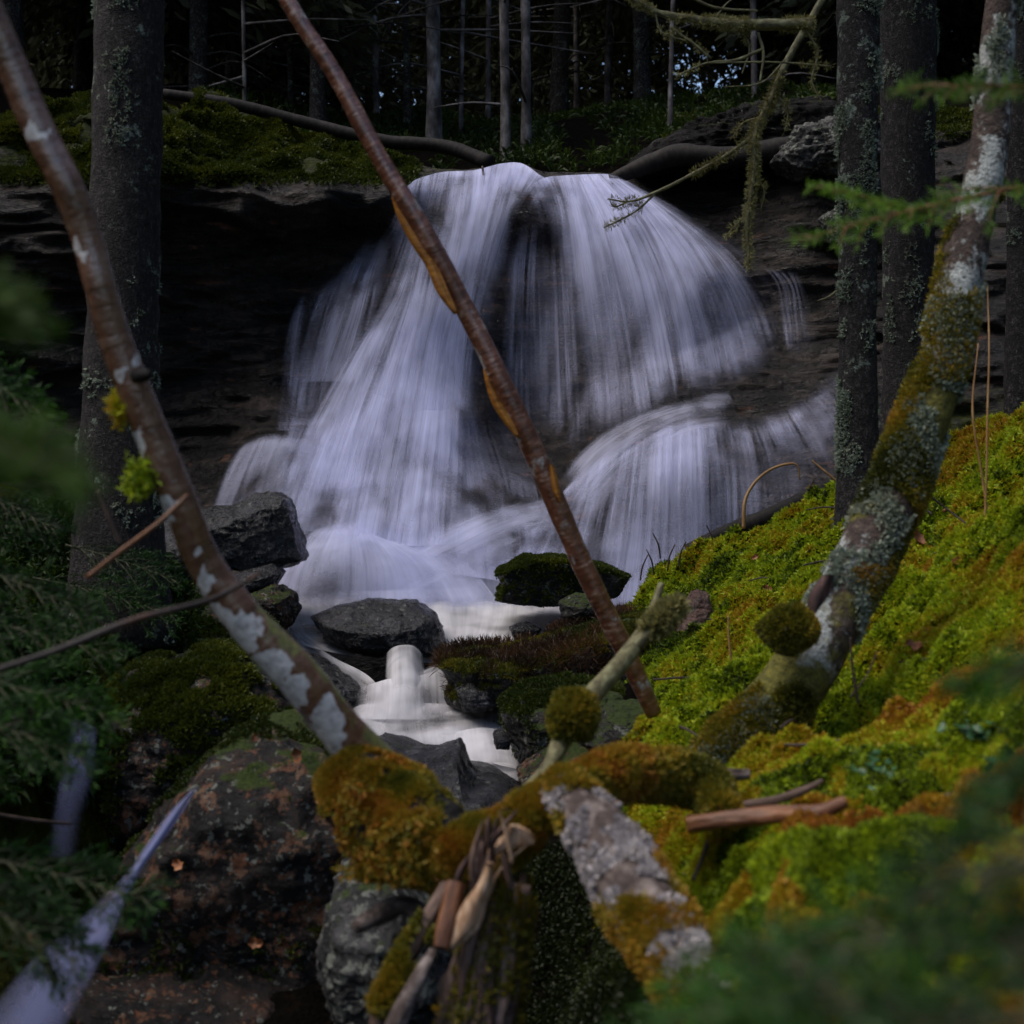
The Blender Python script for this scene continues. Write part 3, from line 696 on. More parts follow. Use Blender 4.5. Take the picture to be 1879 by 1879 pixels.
for nm_, mt_, lb_, rows in (
    ('waterfall', WATER, 'white veil of water falling over the dark rock steps',
     [(left_fall, .12, .62, .10), (left_fall, .2, .34, .18), (left_mid, .22, .55, .1), (right_fall, .12, .56, .10), (right_fall, .22, .34, .22),
      (side_fall, .08, .8, .03)] + [(w_, .09, .9, .02) for w_ in (wisp_a, wisp_b, wisp_c, wisp_d, wisp_e)] + [ (right_tier, .12, .46, .05), (right_tier, .19, .28, .08)]),
    ('waterfall_foot', FOOT, 'spray and runoff over the ledges at the foot of the falls',
     [(ridge_spray, .17, .7, .02), (left_tier, .07, .6, .04), (left_tier, .14, .35, .05), (hump, .10, .8, .04), (hump, .18, .5, .06),
      (diag, .2, .9, .02), (diag, .14, .6, .02), (apron, .08, .45, .0), (left_fall, .26, .14, .2), (right_fall, .28, .12, .26), (right_tier, .22, .14, .1)])):
    acc = Acc()
    for k, (ln_, of, sc2, bu) in enumerate(rows):
        fi = 0.14 if any(ln_ is q_ for q_ in (right_tier, left_tier, hump, left_mid, apron, side_fall)) else (.3 if len(ln_) == 3 and len(ln_[0]) == 4 and nm_ == 'waterfall' else 0.0)
        sheet(acc, ln_, off=of, seed=k + len(nm_), dscale=sc2, bulge=bu, m=110, n=90, fadein=fi,
              fadeout=.4 if ln_ is diag else .16 if any(ln_ is q_ for q_ in (ridge_spray, hump, side_fall, right_fall, wisp_d, wisp_e)) else 0.0)
    tag(acc.build(nm_, mt_), lb_, None, None, 'structure')

acc = Acc()
# upper pool rushing between the boulders, then the chute, the white lower pool and its spill
pool = [[(470,1082,0,6.8),(470,1096,.2,6.72),(515,1140,.3,6.45),(540,1180,.2,6.2)],
 [(530,1087,0,6.8),(530,1101,.8,6.72),(540,1150,.95,6.4),(600,1195,.9,6.1)],
 [(620,1092,0,6.8),(620,1106,.7,6.72),(640,1160,.8,6.45),(660,1205,.8,6.1)],
 [(760,1100,0,6.8),(760,1114,.8,6.72),(775,1160,.9,6.45),(770,1215,.9,6.05)],
 [(850,1100,0,6.8),(850,1114,.95,6.72),(850,1160,1,6.4),(830,1215,1,6.05)],
 [(960,1100,0,6.8),(960,1114,1,6.72),(950,1150,1,6.45),(900,1190,1,6.15)],
 [(1060,1104,0,6.8),(1060,1118,.9,6.72),(1030,1140,.95,6.5),(980,1170,.8,6.25)],
 [(1130,1110,0,6.8),(1130,1124,.3,6.72),(1090,1145,.2,6.5),(1040,1165,0,6.3)]]
chute_l = [[(540,1150,0,6.3),(600,1200,0,6.05),(660,1245,0,5.8),(700,1290,0,5.5)],
 [(545,1160,.9,6.28),(610,1206,.9,6.02),(675,1240,.85,5.78),(715,1280,.85,5.48)],
 [(550,1175,.6,6.25),(605,1222,.55,6.0),(660,1262,.4,5.76),(700,1300,.5,5.46)],
 [(540,1190,.2,6.2),(590,1245,.25,5.95),(640,1290,.2,5.7),(680,1320,.3,5.45)],
 [(530,1200,0,6.2),(570,1260,0,5.9),(610,1310,0,5.7),(650,1340,0,5.45)]]
chute = [[(708,1200,0,5.95),(706,1240,0,5.72),(706,1275,0,5.5),(704,1320,0,5.4)],
 [(718,1190,.8,5.92),(717,1232,.85,5.66),(718,1272,.6,5.46),(716,1320,.8,5.36)],
 [(733,1184,.85,5.88),(733,1228,.8,5.6),(734,1270,.85,5.42),(733,1320,.9,5.32)],
 [(755,1184,.85,5.88),(756,1228,.8,5.6),(757,1270,.85,5.42),(757,1320,.95,5.32)],
 [(768,1192,.7,5.92),(770,1232,.6,5.66),(772,1272,.4,5.46),(774,1320,.8,5.36)],
 [(778,1204,0,5.95),(784,1240,0,5.72),(788,1275,0,5.5),(790,1320,0,5.4)]]
curtain = [[(655,1262,0,5.62),(652,1285,0,5.5),(645,1320,0,5.38)],
 [(684,1254,.5,5.6),(680,1282,.45,5.47),(672,1320,.7,5.34)],
 [(712,1246,.9,5.58),(710,1280,.7,5.44),(706,1320,.85,5.3)],
 [(740,1244,.5,5.56),(740,1280,.5,5.42),(740,1320,.85,5.28)],
 [(785,1236,.85,5.62),(786,1276,.35,5.46),(787,1320,.7,5.32)],
 [(812,1226,.9,5.68),(814,1272,.65,5.5),(816,1320,.85,5.36)],
 [(838,1214,.6,5.74),(838,1265,.3,5.55),(838,1320,.6,5.4)],
 [(852,1212,0,5.78),(852,1262,0,5.6),(850,1320,0,5.44)]]
flank = [[(768,1232,0,5.75),(800,1216,0,5.85),(850,1190,0,6.0)],[(772,1240,.7,5.68),(805,1226,.8,5.78),(852,1200,.7,5.95)],[(776,1252,0,5.64),(810,1238,0,5.74),(850,1214,0,5.9)]]
low = [[(640,1305,0,5.5),(650,1335,.1,5.25),(660,1360,0,5.1)],
 [(670,1292,.7,5.5),(675,1330,.9,5.25),(690,1362,.8,5.05)],
 [(760,1290,1,5.5),(760,1335,1,5.2),(770,1368,.95,5.0)],
 [(850,1292,1,5.5),(845,1335,1,5.2),(845,1372,1,5.0)],
 [(900,1286,1,5.45),(900,1340,1,5.15),(905,1400,.9,4.85)],
 [(925,1290,.7,5.45),(935,1345,.7,5.15),(945,1410,.6,4.85)],
 [(940,1300,0,5.45),(955,1350,0,5.15),(965,1420,0,4.85)]]
spill = [[(830,1345,0,5.1),(835,1390,0,4.95),(850,1440,0,4.8)],
 [(850,1340,1,5.1),(858,1395,.95,4.9),(870,1455,.8,4.7)],
 [(885,1335,1,5.1),(895,1395,1,4.85),(905,1470,.9,4.65)],
 [(920,1340,.9,5.1),(930,1400,.9,4.85),(935,1480,.8,4.65)],
 [(938,1345,.5,5.1),(950,1405,.5,4.85),(958,1480,.3,4.65)],
 [(950,1350,0,5.1),(966,1410,0,4.85),(975,1480,0,4.65)]]
veil = [[(690,1375,0,4.9),(740,1430,0,4.7),(800,1490,0,4.5)],
 [(760,1370,.4,4.9),(800,1430,.4,4.68),(850,1490,.35,4.5)],
 [(830,1380,.3,4.9),(850,1430,.3,4.68),(890,1490,.3,4.5)],
 [(860,1400,0,4.9),(890,1440,0,4.7),(930,1490,0,4.5)]]
for k, (ln_, sc2) in enumerate([(pool, .72), (chute_l, .75), (chute, .84), (curtain, .8), (flank, .8), (low, .8), (low, .45), (spill, .84), (veil, .9)]):
    sheet(acc, ln_, seed=k + 30, dscale=sc2, m=80, n=70, wob=0.04)
tag(acc.build('stream', FOAM), 'foaming brook below the waterfall', None, None, 'structure')

acc = Acc()
SS = [(357,1447,5,.35,3.22),(322,1492,15,.8,3.2),(282,1548,15,.85,3.16),(244,1602,15,.75,3.1),(196,1668,34,.6,3.0),(118,1765,70,.55,2.86),(45,1870,90,.55,2.74),(-40,1990,110,.5,2.62)]
for k, ln_ in enumerate([
 [[(120,1325,0,3.40),(108,1400,0,3.35),(90,1500,0,3.25),(80,1580,0,3.20)],[(140,1318,.2,3.35),(128,1400,.28,3.30),(110,1500,.2,3.25),(100,1580,.15,3.20)],
  [(165,1330,.3,3.35),(155,1400,.35,3.30),(135,1500,.22,3.25),(125,1580,.15,3.20)],[(182,1340,0,3.35),(178,1410,0,3.30),(160,1500,0,3.25),(150,1580,0,3.20)]],
 [[(x_ + hw * q_, y_, de_ * (1 - abs(q_) ** 6) * (1 if q_ >= 0 else .6), d_ - .02 * (1 - q_ * q_)) for x_, y_, hw, de_, d_ in SS] for q_ in (-1, -.6, 0, .6, 1)]]):
    sheet(acc, ln_, seed=k + 50, m=50, n=60, wob=0.015, dscale=.9)
tag(acc.build('side_stream', SLOW), 'narrow side stream slipping past the left boulders', None, None, 'structure')

# ------------------------------------------------------------------ boulders
def rock(outline, d, thick, label, mat, seed, rough=0.07, box=0.75, cuts=(), nth=190, nph=96, name='boulder', group=None, tilt=0.0):
    o = np.asarray(outline, float); Wp = P(o[:, 0], o[:, 1], d); xz = Wp[:, [0, 2]]; c = xz.mean(0)
    rel = xz - c; th = np.linspace(-np.pi, np.pi, nth, endpoint=False)
    dirs = np.c_[np.cos(th), np.sin(th)]; r = np.zeros(nth)
    for a_, b_ in zip(rel, np.roll(rel, -1, 0)):
        e = b_ - a_; den = dirs[:, 0] * e[1] - dirs[:, 1] * e[0]; den = np.where(abs(den) < 1e-9, 1e-9, den)
        t = (a_[0] * e[1] - a_[1] * e[0]) / den; s = (a_[0] * dirs[:, 1] - a_[1] * dirs[:, 0]) / den
        r = np.where((t > 0) & (s >= -1e-6) & (s <= 1 + 1e-6), np.maximum(r, t), r)
    r = (np.roll(r, 1) + 2 * r + np.roll(r, -1)) / 4
    ph = np.linspace(0.02, np.pi - 0.02, nph)
    si = np.sin(ph) ** box; co = np.sign(np.cos(ph)) * np.abs(np.cos(ph)) ** box
    X = c[0] + si[:, None] * (r * np.cos(th))[None]; Z = c[1] + si[:, None] * (r * np.sin(th))[None]
    Y = d - co[:, None] * thick * np.ones((1, nth)) + tilt * (Z - c[1])
    Vr = np.stack([X, Y, Z], -1).reshape(-1, 3); cen = np.array([c[0], d, c[1]]); S = r.mean()
    for nv, h in cuts:
        nv = np.array(nv, float); nv /= np.linalg.norm(nv)
        q = (Vr - cen) @ nv; lim = h * (abs(nv) @ np.array([S, thick, S]))
        Vr = Vr - np.maximum(q - lim, 0)[:, None] * nv * 0.92
    Vr = np.r_[Vr, Vr[:nth].mean(0)[None], Vr[-nth:].mean(0)[None]]
    dr = norm(Vr - cen)
    rg = 1 - np.abs(fbm(Vr * 0.9 / S + seed * 5.1, 4, seed, 0.55)) * 2
    st_ = fbm(Vr * [1.2, 1.2, 7.0] / S + seed, 4, seed + 6, 0.6)
    fn = fbm(Vr * 9.0 / S + seed, 3, seed + 7, 0.6)
    Vr = Vr + dr * (S * rough * (0.9 * rg + 1.1 * fbm(Vr * 2.2 / S + seed, 5, seed + 3, 0.6) + 0.55 * st_ + 0.4 * fn + 0.12 * fbm(Vr * 30.0 / S + seed, 2, seed + 8)))[:, None]
    base = np.array([c[0], d, Vr[:, 2].min()])
    ii = np.arange(nth); kk = np.full(nth, nph * nth); lo_ = (nph - 1) * nth
    Fr = [grid_faces(nph, nth, True), np.stack([(ii + 1) % nth, ii, kk], -1), np.stack([lo_ + ii, lo_ + (ii + 1) % nth, kk + 1], -1)]
    ob = mesh(name, Vr, Fr, mat, origin=base)
    tag(ob, label, 'boulder', group)
    return Vr, Fr, ob

RK = {}
RK['ledge'] = rock([(300,960),(370,935),(430,925),(500,903),(530,920),(548,980),(560,1025),(510,1045),(430,1040),(340,1085),(315,1060)], 6.3, 0.35,
     'angular wet boulder with tilted grey top at left edge of the waterfall', ROCK, 3, 0.05, 0.6, [((-.2,-.55,.8),.42),((.3,-.9,-.1),.5)])
rock([(440,1050),(500,1035),(520,1050),(505,1075),(450,1100),(420,1090)], 6.1, 0.2, 'flat dark slab under the angular wet boulder', ROCK, 13, 0.05, 0.7)
RK['centre'] = rock([(578,1130),(620,1112),(690,1100),(760,1106),(800,1125),(812,1160),(808,1195),(760,1208),(740,1190),(700,1200),(640,1190),(600,1165)], 6.25, 0.32,
     'low rounded boulder in mid stream with water on both sides', ROCK, 5, 0.05, 0.7, [((0,-.5,.85),.55)])
RK['moss_r'] = rock([(915,1048),(940,1040),(965,1025),(1010,1024),(1060,1030),(1110,1042),(1150,1060),(1130,1095),(1060,1105),(985,1110),(915,1102),(925,1075)], 6.35, 0.3,
     'dark boulder with green moss cap below the right falls', ROCK_MOSSY, 7, 0.06, 0.65, [((0,-.9,-.3),.55)])
rock([(1025,1105),(1060,1090),(1110,1095),(1130,1120),(1090,1135),(1030,1130)], 6.0, 0.2, 'small dark stone beside the mossy capped boulder', ROCK_MOSSY, 9)
rock([(470,1085),(510,1075),(540,1090),(545,1120),(530,1150),(480,1160),(440,1130)], 6.0, 0.25, 'rusty dark boulder left of the mid stream boulder', ROCK_RUST, 11)
RK['heath'] = rock([(808,1215),(822,1198),(840,1205),(870,1196),(930,1196),(1000,1178),(1080,1148),(1180,1125),(1230,1180),(1200,1260),(1100,1290),(980,1275),(900,1290),(840,1295),(822,1275),(830,1240)], 5.6, 0.45,
     'dark boulder capped by moss and brown heather at right of the small chute', ROCK_MOSSY, 15, 0.05, 0.7)
RK['rlow'] = rock([(920,1290),(960,1265),(1040,1250),(1140,1260),(1190,1310),(1170,1370),(1080,1380),(1000,1390),(960,1410),(950,1370),(930,1330)], 4.9, 0.35,
     'grey brown boulder right of the white lower pool', ROCK_MOSSY, 17, 0.06, 0.7)
RK['rlow2'] = rock([(950,1420),(1000,1385),(1070,1372),(1120,1378),(1130,1420),(1080,1460),(980,1480)], 4.4, 0.3,
     'lichen spotted stone below the grey brown boulder', ROCK_RUST, 19)
RK['front'] = rock([(670,1372),(700,1358),(740,1385),(800,1388),(843,1370),(858,1408),(870,1425),(910,1428),(950,1455),(985,1480),(960,1560),(860,1600),(760,1560),(700,1470)], 4.4, 0.4,
     'wet bluish boulder with a notched top in front of the lower pool', ROCK, 21, 0.05, 0.7, [((0,-.6,.7),.6)])
RK['chute'] = rock([(540,1190),(590,1212),(650,1242),(695,1272),(705,1305),(660,1330),(600,1320),(550,1270)], 5.9, 0.22,
     'wet grey boulder under the left chute', ROCK, 23, 0.05)
rock([(838,1262),(862,1250),(900,1262),(915,1290),(895,1305),(850,1300)], 5.28, 0.14, 'small wet stone at the right edge of the chute', ROCK, 46, .09)
rock([(905,1345),(922,1338),(938,1352),(934,1372),(910,1372)], 4.72, 0.08, 'little dark stone splitting the spill of the lower pool', ROCK, 48, .09)
rock([(935,1150),(965,1142),(992,1152),(985,1170),(945,1172)], 6.2, 0.1, 'little dark stone awash in the upper pool', ROCK, 49, .09)
RK['lmid'] = rock([(150,1215),(215,1150),(320,1110),(420,1105),(500,1150),(520,1210),(450,1250),(300,1260),(190,1260)], 5.0, 0.4,
     'lichen spotted dark boulder at the foot of the left bank', ROCK_RUST, 25, 0.07)
RK['lbig'] = rock([(190,1290),(260,1225),(380,1195),(480,1200),(560,1260),(640,1350),(650,1440),(560,1470),(420,1480),(330,1475),(240,1570),(170,1600),(160,1450)], 4.25, 0.45,
     'large green mossed boulder with dry leaves left of the birch', ROCK_RUST, 27, 0.05, 0.75)
RK['lface'] = rock([(345,1475),(420,1380),(490,1330),(560,1320),(640,1370),(700,1450),(740,1600),(770,2150),(400,2350),(40,2150),(130,1800),(200,1690),(250,1590)], 3.65, 0.5,
     'biggest boulder, orange lichen on a dark overhanging face at lower left', ROCK_RUST, 29, 0.05, 0.62, [((-.1,-1,-.1),.7)])
rock([(40,1860),(200,1800),(420,1790),(620,1840),(720,1950),(700,2300),(20,2300)], 3.25, 0.3, 'low dark rock along the bottom edge at left', ROCK_DIM, 45, 0.07)
rock([(620,1600),(680,1560),(740,1570),(800,1640),(820,1760),(790,1900),(700,1960),(630,1850),(600,1720)], 3.0, 0.35,
     'grey blue speckled boulder below the mossy birch foot', ROCK_PALE, 31, 0.06)
rock([(-60,1380),(40,1340),(110,1400),(110,1560),(60,1620),(-60,1640)], 4.4, 0.3, 'dark boulder left of the narrow side stream', ROCK_MOSSY, 33)
rock([(1060,1350),(1110,1300),(1180,1290),(1200,1340),(1160,1400),(1090,1420)], 4.5, 0.25, 'dark stone in the gap under the lime moss tip', ROCK_MOSSY, 35)
rock([(1245,1150),(1270,1085),(1300,1085),(1310,1150),(1300,1210),(1250,1230)], 5.05, 0.12, 'reddish bare rock poking out of the moss bank', mat_rock('rock_pink', ((0.05,0.025,0.02),(0.13,0.07,0.055),(0.22,0.15,0.13)), moss=0.3, lichen=0.5), 37)
rock([(1420,300),(1450,250),(1520,230),(1600,235),(1620,300),(1560,330),(1500,318),(1470,330)], 8.75, 0.3, 'pale lichened rock ledge beside the right spruces', ROCK_PALE, 39, 0.1, 0.6)
rock([(1505,400),(1530,385),(1560,400),(1560,440),(1525,445)], 8.4, 0.12, 'small pale stone half hidden behind the slim spruce', ROCK_PALE, 41)
rock([(1120,330),(1180,285),(1260,240),(1380,205),(1520,200),(1620,230),(1560,300),(1440,330),(1330,345),(1240,330),(1180,345)], 9.35, 0.45, 'black overhanging rock at upper right of the lip', mat_rock('rock_black', ((0.003,0.003,0.003),(0.009,0.008,0.008),(0.022,0.02,0.02)), moss=0.35, lichen=0.1, rough=(.6,.9), spec=0.1), 43, 0.09)

# moss on the nearer boulders (part of each boulder)
def moss_on(key, n, mat, size, zmin=0.25, hue0=0.4, name='moss_cap', seed=1, parent=None, thr=-0.1, k=5, wd=0.38):
    Vr, Fr, ob = RK[key]
    cen = Vr.mean(0)
    def wt_(c, nn):
        nn = np.where(((c - cen) * nn).sum(1, keepdims=True) < 0, -nn, nn)
        return (nn[:, 2] > zmin) * (fbm(c * 7, 3, seed + 70) > thr) * in_view(c)
    p, nn = sample(Vr, Fr, n, wt_, seed)
    nn = np.where(((p - cen) * nn).sum(1, keepdims=True) < 0, -nn, nn)
    hue = np.clip(hue0 + 0.35 * fbm(p * 6, 3, seed + 71), 0, 1)
    V_, f_, a_ = tufts(p, norm(nn + [0, -.1, .4]), size, k, wd, 0.8, seed, hue)
    ob['_org'] = tuple(ob.location)
    return mesh(name, V_, f_, mat, parent=ob, smooth=False, attrs=a_)
moss_on('moss_r', 12000, MOSS_DARK, 0.015, 0.3, 0.55, seed=81)
moss_on('heath', 20000, MOSS_OLIVE, 0.012, 0.25, 0.22, seed=82, thr=-0.3)
moss_on('heath', 3000, BROWN_TWIGS, 0.04, -0.3, 0.4, name='heather', seed=83, thr=0.2, k=4, wd=0.07)
moss_on('lbig', 24000, MOSS_DARK, 0.016, 0.2, 0.6, seed=84, thr=-0.2)
moss_on('lface', 14000, MOSS_DARK, 0.012, 0.2, 0.35, seed=85, thr=0.1)
moss_on('lmid', 8000, MOSS_DARK, 0.014, 0.35, 0.35, seed=86)
moss_on('rlow', 7000, MOSS_DARK, 0.014, 0.4, 0.35, seed=87)

# ------------------------------------------------------------------ trees in front
def tube_mesh(name, ctrl, mat, parent, rings=60, seg=20, rough=0.04, seed=0, freq=12, lump=0.0, extra=None, cap=True, world=False, groove=0.0):
    V_, f_, r_ = tube(ctrl, rings, seg, rough, freq, seed, cap, world, lump, groove)
    at = {'rest': r_ + seed * 2.3}
    if extra: at.update(extra(V_, r_))
    return V_, f_, mesh(name, V_, f_, mat, parent=parent, attrs=at)

def tufts_part(name, V_, f_, n, mat, parent, size, weight, seed, hue0=0.5, k=5, wd=0.35, spread=0.8, up=0.4, huef=None, amp=0.35, curl=0.0):
    p, nn = sample(V_, f_, n, weight, seed)
    hue = np.clip(hue0 + amp * fbm(p * 9, 3, seed + 5) + (huef(p) if huef else 0), 0, 1)
    a, b, c = tufts(p, norm(nn + [0, 0, up]), size, k, wd, spread, seed, hue, curl)
    return mesh(name, a, b, mat, parent=parent, smooth=False, attrs=c)

# leaning birch on the left
birch = empty('birch_tree', P(690, 1470, 2.35), 'leaning birch with glossy brown bark and white patches, rising to upper left corner', 'tree')
bctrl = [(-45,-40,2.0,56),(14,100,2.03,58),(75,245,2.05,61),(123,340,2.06,60),(158,430,2.08,58),(185,530,2.09,58),(211,620,2.11,60),(252,730,2.13,64),(290,824,2.15,66),(332,926,2.17,64),(373,1029,2.2,67),(444,1131,2.23,72),(546,1239,2.27,80),(622,1335,2.31,80),(690,1420,2.36,105),(740,1490,2.4,120)]
BP = [(65,240,20,24),(372,1066,16,22),(404,1122,20,24),(446,1163,30,34),(504,1222,32,40),(538,1278,26,34),(600,1342,36,50),(252,820,9,26),(221,692,9,12),(308,938,18,20),(250,660,10,14),(150,455,10,12),(355,1015,9,10)]
def bx(V_, r_):
    a, b = proj(V_)
    pl = np.zeros(len(a)); n_ = fbm(V_ * 38, 4, 12, .6); a = a + 13 * n_; b = b + 20 * fbm(V_ * 34 + 4, 4, 13, .6)
    for cx_, cy_, rx_, ry_ in BP:
        pl = np.maximum(pl, 1.25 - np.sqrt(((a - cx_) / (1.22 * rx_)) ** 2 + ((b - cy_) / (1.25 * ry_)) ** 2) * .75)
    pl = np.where(V_[:, 1] < np.interp(b, [x[1] for x in bctrl], [x[2] for x in bctrl]) + .01, np.clip(pl, 0, 1.1), 0)
    return {'pale': pl, 'green': np.clip((b - 950) / 300, 0, 0.55) * np.clip((a - np.interp(b, [x[1] for x in bctrl], [x[0] for x in bctrl])) / 45, 0, 1)}
BV, BF, _ = tube_mesh('trunk', bctrl, BIRCH, birch, 320, 48, 0.035, 3, 9, extra=bx)
for (a, b, s) in ((255, 880, 26), (225, 745, 20)):
    cpt = P(a, b, 2.13); p = cpt + rng.normal(size=(260, 3)) * [s/3000, s/3000, s/1900]
    V_, f_, a_ = tufts(p, norm(rng.normal(size=p.shape) + [0, 0, -.8]), 0.012, 4, 0.3, 0.8, 90, np.full(len(p), .3 if a > 240 else .6))
    mesh('moss_tuft', V_, f_, MOSS, parent=birch, smooth=False, attrs=a_)
tube_mesh('knot', [(250,690,2.1,26),(266,688,2.08,24),(276,686,2.07,14)], DARKLOG, birch, 8, 12, 0.1, 4)
# moss sleeve of the birch foot, hanging over the gully
sleeve = [(630,1395,2.3,90),(685,1475,2.28,160),(755,1525,2.24,160),(840,1565,2.18,120),(930,1540,2.14,90),(1010,1475,2.14,76),(1085,1430,2.2,64)]
SV, SF, _ = tube_mesh('root_collar', sleeve, DARKLOG, birch, 90, 44, 0.2, 6, 20, 0.16)
tufts_part('moss_sleeve', SV, SF, 24000, MOSS_OLIVE, birch, 0.0095, lambda c, n: np.clip(fbm(c * 18, 3, 5) + .38, 0, 1), 91, 0.66, 6, 0.3, 0.9, 0.1, lambda p: 0.3 * (fbm(p * 22, 2, 8)))
def drips(cx, cy, d, n, h, wpx, seed):
    g = np.random.default_rng(seed); p = P(cx + g.normal(size=n) * wpx, cy + g.random(n) * h, d + g.normal(size=n) * 0.03)
    V_, f_, a_ = tufts(p, norm(g.normal(size=(n, 3)) * .7 + [0, 0, -.6]), 0.0105, 6, 0.3, .8, seed, np.clip(0.66 + g.normal(size=n) * .16, 0, 1))
    mesh('hanging_moss', V_, f_, MOSS_OLIVE, parent=birch, smooth=False, attrs=a_)
drips(690, 1490, 2.24, 2200, 120, 22, 5); drips(765, 1500, 2.2, 2600, 120, 26, 6); drips(655, 1430, 2.26, 1200, 70, 16, 7)

# red brown leaning stem
red = empty('leaning_stem', P(1195, 1320, 3.4), 'slim red brown stem with peeling bark, slanting across the waterfall', 'tree')
rctrl = [(490,-80,3.1,29),(530,5,3.1,30),(610,130,3.12,32),(700,295,3.14,34),(780,430,3.16,37),(850,560,3.2,37),(920,700,3.22,38),(985,840,3.26,40),(1040,970,3.3,40),(1100,1100,3.34,38),(1150,1200,3.38,37),(1200,1310,3.42,30)]
RV, RF, _ = tube_mesh('trunk', rctrl, REDSTEM, red, 170, 20, 0.06, 7, 16)
def strip(name, ctrl, parent, mat, d, seed, thick=0.004):
    """a curled flake of bark: rows of (px left, px right, py)"""
    c = catmull(np.array([(a, b, y) for a, b, y in ctrl], float), 24); k = 6; t = np.linspace(0, 1, k)
    px = c[:, :1] + (c[:, 1:2] - c[:, :1]) * t; py = np.repeat(c[:, 2:3], k, 1)
    dd = d - 0.012 * np.sin(np.pi * t)[None] + 0.0 * px
    A = P(px, py, dd).reshape(-1, 3); B = A + [0, thick, 0]
    f = grid_faces(24, k); rest = np.c_[px.ravel() / 800, dd.ravel(), py.ravel() / 800]
    edge = []
    idx = np.arange(24 * k).reshape(24, k)
    for e in (idx[:, 0], idx[:, -1], idx[0], idx[-1]):
        edge.append(np.stack([e[:-1], e[1:], e[1:] + 24 * k, e[:-1] + 24 * k], -1))
    return mesh(name, np.r_[A, B], [f, f[:, ::-1] + 24 * k] + edge, mat, parent=parent, attrs={'rest': np.r_[rest, rest]})
strip('peeling_bark', [(716,726,352),(726,750,390),(750,776,440),(782,804,490),(804,826,540),(832,842,576)], red, PEEL, 3.16, 1)
strip('peeling_bark', [(884,892,655),(890,904,700),(902,922,740),(924,942,775),(946,954,803)], red, PEEL, 3.22, 2)
strip('peeling_bark', [(1008,1014,852),(1010,1024,880),(1016,1028,905),(1026,1030,922)], red, PEEL, 3.25, 3)

# mossy lichened trunk on the right
mt = empty('mossy_tree', P(1370, 1370, 3.0), 'thick leaning trunk coated in moss and pale lichen on the right bank', 'tree')
mctrl = [(1850,-80,3.3,56),(1835,30,3.3,58),(1825,180,3.3,64),(1805,330,3.28,70),(1770,470,3.25,78),(1745,590,3.22,83),(1710,720,3.18,90),(1660,860,3.14,98),(1605,985,3.1,104),(1560,1070,3.06,102),(1505,1180,3.02,106),(1440,1280,3.0,123),(1370,1380,2.98,156),(1330,1440,2.98,172)]
def mx(V_, r_):
    a, b = proj(V_)
    return {'green': 0.12 * np.sin(b / 95.0) + 0.14 * np.clip((b - 500) / 500, -0.5, 1)}
MV, MF, _ = tube_mesh('trunk', mctrl, MOSSBARK, mt, 170, 30, 0.06, 11, 14, 0.05, mx)
def wm(c, n):
    a, b = proj(c); return (fbm(c * [7, 7, 5], 3, 77) + 0.25 * np.sin(b / 95.0) > 0.05) * (b > 350) * (0.3 + 0.7 * np.clip((b - 500) / 500, 0, 1)) * (n[:, 1] < 0.5)
tufts_part('moss_coat', MV, MF, 11000, MOSS_OLIVE, mt, 0.013, wm, 92, 0.4, 5, 0.22, 0.9, 0.2)
def wl(c, n):
    a, b = proj(c); return (fbm(c * 9, 3, 78) > 0.38) * (n[:, 1] < 0.4) * (b > -50)
tufts_part('lichen_crust', MV, MF, 4200, LICHEN, mt, 0.011, wl, 93, 0.5, 5, 0.5, 1.2, 0.0)
# moss ball and bark wound
def blob(name, px, py, d, rx, rz, mat, parent, seed, n, size, hue0, core=DARKLOG, tm=MOSS_OLIVE, lump=0.3):
    c = P(px, py, d); u = np.linspace(0.05, np.pi - 0.05, 20); v = np.linspace(0, 2*np.pi, 28, endpoint=False)
    q = np.stack([np.sin(u)[:, None]*np.cos(v), np.sin(u)[:, None]*np.sin(v), np.cos(u)[:, None]*np.ones(28)], -1).reshape(-1, 3)
    q = q * (1 + lump * fbm(q * 1.6 + seed, 3, seed))[:, None]
    V_ = c + q * [rx/F*d, min(rx, rz)/F*d, rz/F*d]; f_ = grid_faces(20, 28, True)[:, ::-1]
    o = mesh(name, V_, f_, core, parent=parent, attrs={'rest': V_ - c})
    o['_org'] = tuple(parent.location)
    t_ = tufts_part('moss', V_, f_, n, tm, parent, size, lambda a, b: 1.0 * (a[:, 1] > -9), seed, hue0, 6, 0.25, 0.7, 0.1)
    t_.parent = o
blob('burl', 1445, 1152, 2.9, 44, 38, None, mt, 95, 3200, 0.011, 0.62, core=MOSSBARK, lump=.3)
strip('bark_wound', [(1512,1530,1055),(1496,1528,1075),(1486,1522,1095),(1484,1512,1115),(1490,1502,1135)], mt, DARKRED, 3.0, 5, 0.01)

